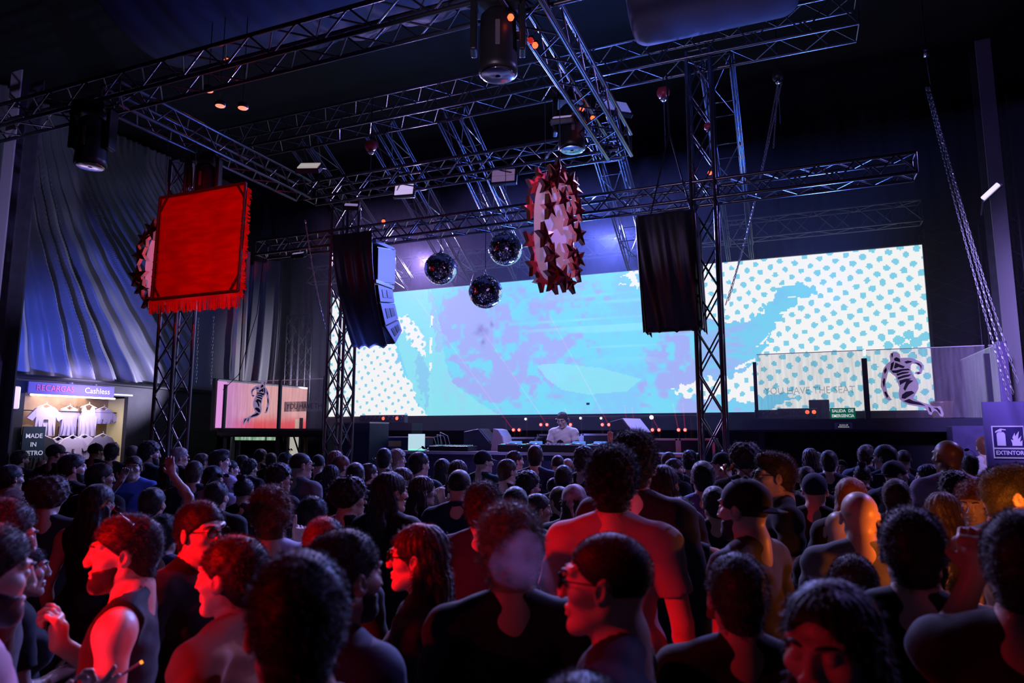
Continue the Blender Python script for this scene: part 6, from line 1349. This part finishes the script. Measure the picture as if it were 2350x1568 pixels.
# ---- middle distance, left block
C = [
 (46,1033,42,-60,'person with slicked hair looking down, below the notice board','short','black','tee','black',1,('beard',)),
 (130,1018,46,-75,'bearded person in dark cap facing right, in front of the black hanging shirt','cap','black','tee','black',1,('beard',)),
 (98,1053,40,-30,'bald person with dark red lit face left of the big short haired profile','bald','black','tee','black',2,()),
 (166,1041,64,-78,'person with swept short hair in profile facing right, below the hanging shirts','side','black','tee','black',0,('beard',)),
 (220,1017,38,-60,'person in curved black cap below the white printed shirts','cap','black','tee','black',1,()),
 (258,1015,46,-15,'person with neat fade seen from behind in front of the grey hanging shirt','short','black','tee','black',0,()),
 (305,1022,40,-30,'person in knitted beanie right of the booth opening','beanie','grey','tee','black',1,()),
 (343,1016,50,-80,'bearded person with tall hair in dark green shirt facing right','curly','black','tee','green',1,('beard',)),
 (308,1046,52,170,'person in blue shirt facing the camera and sipping from a cup','side','brown','tee','blue',0,('face',)),
 (412,1026,44,-80,'grey haired person with glasses in profile left of the first tower foot','short','grey','tee','black',0,('glasses',)),
 (24,1066,62,-60,'person with dark hair at the left edge, second row of heads','side','black','tee','black',1,()),
 (32,1118,72,-62,'balding person looking down near the left edge','buzz','grey','tee','darkgrey',0,('beard',)),
 (113,1100,86,-25,'person with full round hair edged brown, big dark head near the left edge','afro','brown','tee','black',1,('necklace',)),
 (230,1062,66,-72,'person with sunglasses pushed up over dark hair facing right','side','black','tee','black',1,('shades_up',)),
 (226,1108,84,-40,'person with long dark hair and pale bare shoulder at left','long','black','tank','black',0,()),
 (376,1180,92,-30,'person in navy top behind the red lit profile','short','black','tee','navy',1,()),
 (463,1040,40,-60,'person with brown hair and lit temple left of the grey faded hair','short','brown','tee','black',1,()),
 (503,1033,52,-78,'person with high faded grey hair in profile facing right','quiff','black','tee','lavender',0,()),
 (529,1055,42,-75,'person with hair tied back and pale sleeve facing right','pony','black','tee','lavender',0,()),
 (447,1057,54,-10,'person with round dark hair under the raised arm','short','brown','tee','black',1,()),
 (489,1068,58,-30,'person with short hair in lavender shirt, seen from behind at left','short','black','tee','lavender',1,()),
 (497,1104,62,-35,'person with sunglasses on top of the head, arm raised high with wristband','side','black','tee','black',0,('shades_up',)),
 (556,1044,36,-60,'person half hidden, small dark head with blue lit fringe','short','black','tee','black',1,()),
 (573,1056,38,-60,'person with curly dark hair left of the smooth head in grey shirt','curly','black','tee','black',1,()),
 (598,1030,36,-50,'person far back under the green window strip','short','black','tee','black',1,()),
 (388,1060,52,-40,'person with straight dark bob behind the raised arm','bob','black','tee','black',1,()),
 (350,1118,70,-30,'person in dark top between the sipping person and raised arm','short','black','tee','black',1,()),
 (560,1095,62,-25,'person with bright hair clip left of the pointing hand','bun','black','tee','black',1,()),
# ---- centre left
 (622,1039,36,-20,'person far back with short dark hair left of the glasses wearer','short','black','tee','black',1,()),
 (655,1038,38,-60,'person far back with sunglasses on dark hair','short','black','tee','black',1,('shades_up',)),
 (690,1036,64,-72,'person with receding hair and glasses in grey shirt facing right','buzz','black','tee','grey',0,('glasses',)),
 (731,1043,42,-10,'person in dark flat cap beside the left tower foot','cap','black','tee','black',1,()),
 (770,1033,46,-30,'person with long auburn hair at the foot of the left tower','longwavy','auburn','tee','black',0,()),
 (782,1045,50,-60,'person with auburn hair looking down at the foot of the left tower','short','auburn','tee','black',0,()),
 (760,1065,54,-10,'person with rounded dark hair and small earring near the left tower','bob','black','tee','black',1,()),
 (640,1068,62,-75,'person with white framed glasses in profile facing right','curly','black','tee','black',0,('glasses',)),
 (816,1061,62,-8,'person with square cut hair seen from behind left of centre','side','black','tee','black',1,()),
 (845,1063,50,-60,'person with brown hair and glasses on the head looking right','side','brown','tee','black',0,('shades_up',)),
 (882,1028,50,-10,'person with round dark hair in front of the stage speaker stack','short','black','tee','black',1,()),
 (911,1034,42,-85,'person with pale curly hair in profile by the stage front','curly','light','tee','lavender',0,()),
 (884,1052,46,-5,'person with short dark hair under the pale curly head','buzz','black','tee','black',1,()),
 (960,1037,56,-55,'person with sunglasses on combed hair below the glowing laptop','side','black','tee','black',0,('shades_up',)),
 (922,1071,60,-55,'person with brown wavy hair facing right, left of centre','longwavy','brown','tee','black',0,()),
 (1016,1051,52,-15,'person with long dark hair in front of the dj table','long','black','tee','black',1,()),
 (1050,1054,56,-20,'person with long brown hair right of the dark haired one','longwavy','brown','tee','cream',0,()),
 (1108,1033,54,-62,'person in peaked cap and dark shirt in profile facing right','cap','black','tee','green',0,()),
 (1180,1034,46,-65,'person with bright sunglasses pushed up near the dj table','side','black','tee','black',0,('shades_up',)),
 (1163,1053,56,-55,'person with wavy short hair facing right in front of the dj','short','brown','tank','black',0,()),
 (1055,1073,80,-12,'person with cropped hair in open dark jacket seen from behind','buzz','black','shirt','navy',0,()),
 (893,1080,92,-62,'person with very long straight dark hair facing right','long','black','tee','black',0,()),
 (968,1090,68,-70,'person with long brown hair holding a hand before the face','longwavy','brown','tee','black',0,()),
 (802,1102,88,-72,'person with big curly hair and sunglasses facing right','afro','black','tee','black',0,('glasses',)),
 (1108,1114,92,-8,'person with wispy curly hair edged blue, behind the pale curls','curly','brown','tee','navy',0,()),
 (1182,1116,86,-5,'person with smooth dark hair seen from behind above the pale curls','short','black','tee','black',1,()),
# ---- centre right
 (1228,1022,52,-5,'person with tousled hair seen from behind below the dj','quiff','black','tee','navy',0,()),
 (1280,1042,44,-5,'person with shaved fade seen from behind right of the dj','buzz','black','tee','navy',0,()),
 (1303,1050,36,0,'person with pale short hair half hidden behind the shaved fade','buzz','light','tee','black',0,()),
 (1340,1029,56,-40,'person with fluffy hair edged white in front of the dj table','curly','brown','tee','black',0,()),
 (1371,1031,40,-15,'person with smooth dark hair raising an open hand to the dj','short','black','tee','black',0,()),
 (1293,1067,60,-8,'person with flat dark hair seen from behind left of the tall curly head','side','black','tee','black',0,()),
 (1336,1068,50,-20,'person with round curly hair left of the tall curly head','curly','black','tee','black',1,()),
 (1272,1093,54,-15,'person with shaved blue rimmed head above the bandana','buzz','black','tee','black',1,()),
 (1285,1116,64,40,'person with short hair facing left beside the bandana','short','brown','tee','black',0,()),
 (1318,1110,84,-15,'person in pale patterned bandana with long hair','bandana','bandana','tee','black',0,()),
 (1210,1085,60,-65,'person with curly fringe and glasses facing right, centre','curly','black','tee','black',0,('glasses',)),
 (1232,1132,64,-70,'person looking down, short hair, cheek rimmed lavender','short','black','tee','black',1,()),
 (1534,1037,46,-30,'person with pale lit short hair right of the tallest person','short','brown','tee','black',0,()),
 (1546,1052,44,-80,'person with chin raised facing right under the tilted monitor','side','brown','tee','black',0,('beard',)),
 (1582,1037,46,-10,'person with tight curls in front of the flight cases','curly','black','tee','black',1,()),
 (1520,1064,98,-25,'person with long dark hair, right edge of the hair lit orange','long','black','tee','black',0,()),
 (1612,1057,78,10,'person with cropped hair in blue patterned shirt with a strap','short','black','tee','patterned',0,()),
 (1666,1030,44,10,'person with round hair behind the capped one at the right tower','short','brown','tee','black',1,()),
 (1658,1037,60,60,'person in black cap facing left in violet shirt near the right tower','cap','black','tee','lavender',0,()),
 (1708,1022,66,5,'person with wide rounded hair right of the tower foot','afro','black','tee','black',1,()),
 (1718,1047,62,72,'person with brown hair and round glasses facing left','side','brown','tee','black',0,('glasses',)),
 (1640,1115,80,20,'person in dark top between the patterned shirt and the backward cap','short','black','tee','black',1,()),
 (1560,1140,92,0,'person in dark sleeveless top right of the pale red lit shirt','short','black','tank','black',1,()),
# ---- right block
 (1858,1027,44,10,'person with rounded mushroom hair below the platform','bob','brown','tee','black',0,()),
 (1874,1037,42,-165,'person with short hair facing the camera right of the mushroom hair','short','grey','tee','black',0,('glasses','face')),
 (1901,1033,54,0,'person with neat short hair and protruding ears seen from behind','short','black','tee','navy',0,()),
 (1930,1054,36,170,'person with hair pulled back facing the camera between two heads','pony','black','tee','black',0,('face',)),
 (1850,1070,56,5,'person with shaved sides left of the dark cap','short','brown','tee','black',0,()),
 (1868,1084,80,-10,'person in dark beanie left of the orange lit bald head','beanie','navy','tee','black',0,()),
 (1986,1022,50,-15,'person with quiff seen from behind below the platform beam','quiff','brown','tee','navy',0,()),
 (2031,1020,60,62,'person with swept hair and sunglasses facing left','side','black','tee','navy',0,('glasses',)),
 (2072,1030,46,10,'person with round head half hidden behind the sunglasses wearer','buzz','brown','tee','black',1,()),
 (1978,1065,58,0,'person with hair clipped up below the quiff','bun','black','tee','black',0,()),
 (2050,1056,62,-60,'person in backward black cap with white edging','capback','black','tee','black',0,()),
 (2131,1063,58,75,'person with sleek bob facing left in blue smoke light','bob','black','tee','darkgrey',0,()),
 (2174,1005,78,38,'bald person in pale shirt towering below the right platform','bald','black','shirt','lavender',2,()),
 (2257,1001,48,15,'person with auburn fade in white shirt near the extinguisher sign','short','auburn','tee','white',0,()),
 (2222,1041,52,30,'person with bright sunglasses pushed up right of the bald one','side','black','tee','black',1,('shades_up',)),
 (1950,1093,84,-20,'person with long reddish hair above the orange lit bald head','long','auburn','tee','black',0,()),
 (2055,1098,84,-15,'person with combed hair and rim lit temple above the flat topped head','side','brown','tee','black',0,()),
 (2122,1121,60,0,'person with pale dyed hair in blue light right of centre right','curly','light','tee','black',0,()),
 (2162,1126,96,-15,'person with long hair, strand on the right lit orange','long','brown','tee','black',0,()),
 (2190,1087,82,-10,'person with full dark hair below the pale shirt of the bald one','curly','black','tee','black',0,()),
 (1826,1126,66,40,'person with dark hair right of the orange lit glasses wearer','short','black','tee','black',0,()),
 (2340,1072,70,-60,'person with wavy dark hair at the right edge, middle row','curly','black','tee','black',0,()),
 (2118,1230,120,30,'person in navy top between the flat topped head and the fist','short','black','tee','navy',0,()),
]
ARMS = {(308,1046): dict(arms=('down','face')), (968,1090): dict(arms=('down','face')), (497,1104): dict(custom=(((.23,.05,1.62),(.37,.06,1.80),(.3,0,1)), None), curl=(.3,.45)),
        (1371,1031): dict(custom=(None, ((.2,.06,1.62),(.17,.04,1.83),(0,0,1))), curl=(.45,.12))}
for (px, py, s, phi, lab, hr, hc_, tp, tc_, sk_, acc_) in C:
    fem_ = 1 if hr in ('long', 'longwavy', 'bob', 'pony', 'bun') else 0
    t = max(-35, min(35, round(phi / 2 / 15) * 15)) if abs(phi) < 100 else 0
    kw = ARMS.get((px, py), {})
    if hr == 'bandana': acc_ = acc_ + ('long_hair',)
    person(px, py, s, phi, lab, hair=hr, hc=hc_, top=tp, tc=tc_, sk=sk_, acc=acc_, fem=fem_, turn=t, hero=(s > 90), **kw)
build_crowd()
# ---- the dj
kdj = (DJX.z - SZ) / 1.775
build_person(1283, 941, 40, 158, 'person wearing headphones and white printed t-shirt behind the dj decks', hair='side', hc='brown', top='tee', tc='white', sk=0, turn=0, pitch=-16, hero=True, acc=('face',),
             arms=('front', 'front'), custom=(((.25, .06, 1.17), (.2, .27, 1.06), (.1, 1, -.1)), ((.25, .06, 1.17), (.22, .27, 1.06), (.05, 1, -.1))), loc=Vector((DJX.x, 10.62, SZ)), k=kdj)
dj = [o for o in bpy.data.objects if o.name.startswith('person') and o.get('label', '').startswith('person wearing headphones')][0]; dj['group'] = 'performers'
q = Matrix.Translation(Vector(PIV)) @ Matrix(rotM(0, R(-16)).tolist()).to_4x4(); O = Vector(HC - PIV)
hp_ = MB().tube([O + Vector((.092 * cos(a), -.015, .02 + .108 * sin(a))) for a in [pi * i / 12 for i in range(13)]], .009, 6)
for s_ in (-1, 1): hp_.lathe([(.012, -.018), (.036, -.015), (.038, .012), (.02, .018)], 14, c=O + Vector((s_ * .095, -.01, -.005)), M=Euler((0, pi / 2, 0)).to_matrix())
h = hp_.obj('headphones', BLACKP, dj, smooth=True); h.matrix_local = q
PR = mat('print_black', (.02, .02, .025), .7)
f = MB().prism([(-.07, 1.2), (-.05, 1.27), (0, 1.3), (.05, 1.28), (.075, 1.22), (.05, 1.2), (.045, 1.16), (.0, 1.18), (-.03, 1.15), (-.06, 1.16)], .128, .1235).prism([(-.045, 1.14), (-.02, 1.12), (-.015, 1.0), (-.045, 1.0), (-.035, 1.07)], .126, .118).prism([(.03, 1.15), (.06, 1.12), (.075, 1.0), (.06, 1.0), (.05, 1.1)], .126, .118).obj('shirt_print', PR, dj)
# ---- drink and cigarette in hands at the left edge
def find(s): return [o for o in bpy.data.objects if o.get('label', '').startswith(s)][0]
bpy.context.view_layer.update()
ow = find('person with hoop earring'); W = Matrix.Translation(ow.location) @ Matrix.Rotation(ow.rotation_euler.z, 4, 'Z') @ Matrix.Scale(ow.scale.x, 4)
def hand_at(root, w_, d_, off=(0, 0, 0)): return W @ (Vector(w_) + Vector(d_).normalized() * .085 + Vector(off))
c = hand_at(ow, (.1, .15, 1.16), (-.25, .95, .2), (0, .02, -.03)); cp = empty('drinking_glass', c - Vector((0, 0, .05)), 'tall glass with dark drink and straw held at the left edge', 'glass')
MB().lathe([(.03, 0), (.034, .005), (.04, .13), (.038, .13), (.032, .01), (.005, .008)], 18).obj('tumbler', glass_mat('drink_glass', (.8, .6, .6), .35), cp, smooth=True); MB().lathe([(.028, .012), (.036, .1), (.002, .1)], 16).obj('drink', mat('dark_drink', (.08, .01, .01), .1), cp, smooth=True); MB().tube([(0, 0, .05), (.02, .01, .17)], .003, 6).obj('straw', mat('straw_red', (.8, .2, .1), .4), cp)
ow = find('bearded person at the left edge'); W = Matrix.Translation(ow.location) @ Matrix.Rotation(ow.rotation_euler.z, 4, 'Z') @ Matrix.Scale(ow.scale.x, 4)
c = hand_at(ow, (.1, .17, 1.27), (-.15, .9, .35), (0, .06, .02)); cg = empty('cigarette', c, 'lit cigarette between the fingers of the bearded person', 'cigarette'); MB().tube([(0, 0, 0), (.03, .05, .03)], .004, 8).obj('paper', WHITE, cg); MB().tube([(.03, .05, .03), (.033, .055, .033)], .0042, 8).obj('ember', mat('ember', (1, .2, .02), .5, emit=(1, .2, .03), estr=3), cg)
# wristbands
ow = find('person with reddish curly hair'); W = Matrix.Translation(ow.location) @ Matrix.Rotation(ow.rotation_euler.z, 4, 'Z') @ Matrix.Scale(ow.scale.x, 4)
wb = MB().lathe([(.031, -.01), (.033, 0), (.031, .01), (.028, .0)], 14, c=(.168, .1, 1.445)).obj('wristband', mat('wristband_red', (.8, .12, .05), .5), ow, smooth=True)
# ---- smoke
sm = MB(); tip = cw(.13, 1.66, 1.505)
a0 = atD(1276, 1368, 1.62); a1 = atD(1175, 1270, 1.58)
dirv = (a1 - a0); N = 14; ring = []
mb = MB(); mb.tube([a0 + dirv * t for t in (0, .12, .3, .5, .7, .9, 1.1, 1.25)], [.006, .016, .03, .044, .06, .07, .06, .02], 14)
so = mb.obj('smoke_plume', None, smooth=True)
SMK = bpy.data.materials.new('smoke'); SMK.use_nodes = True; nt = SMK.node_tree; nt.nodes.clear(); o_ = nt.nodes.new('ShaderNodeOutputMaterial'); pv = nt.nodes.new('ShaderNodeVolumePrincipled'); tc = nt.nodes.new('ShaderNodeTexCoord'); n_ = nt.nodes.new('ShaderNodeTexNoise'); n_.inputs['Scale'].default_value = 16; n_.inputs['Detail'].default_value = 3; mr = nt.nodes.new('ShaderNodeMapRange'); mr.inputs[1].default_value = .38; mr.inputs[2].default_value = .72; mr.inputs[3].default_value = 0; mr.inputs[4].default_value = 5
nt.links.new(tc.outputs['Object'], n_.inputs['Vector']); nt.links.new(n_.outputs['Fac'], mr.inputs[0]); nt.links.new(mr.outputs[0], pv.inputs['Density']); pv.inputs['Color'].default_value = (.6, .72, 1, 1); nt.links.new(pv.outputs[0], o_.inputs['Volume'])
so.data.materials.append(SMK); tag(so, 'bluish smoke plume blown from the mouth of the red lit profile', 'smoke', None, 'stuff')
hz = MB().box((-4.2, 12.0, 3.95), (15.4, 5.2, 3.9)).obj('stage_haze', None)
HZM = bpy.data.materials.new('stage_haze'); HZM.use_nodes = True; nt = HZM.node_tree; nt.nodes.clear(); o_ = nt.nodes.new('ShaderNodeOutputMaterial'); vs_ = nt.nodes.new('ShaderNodeVolumeScatter')
vs_.inputs['Color'].default_value = (.8, .75, 1, 1); vs_.inputs['Density'].default_value = .012; vs_.inputs['Anisotropy'].default_value = .3; nt.links.new(vs_.outputs[0], o_.inputs['Volume'])
hz.data.materials.append(HZM); tag(hz, 'thin stage haze glowing around the led wall', 'haze', None, 'stuff')
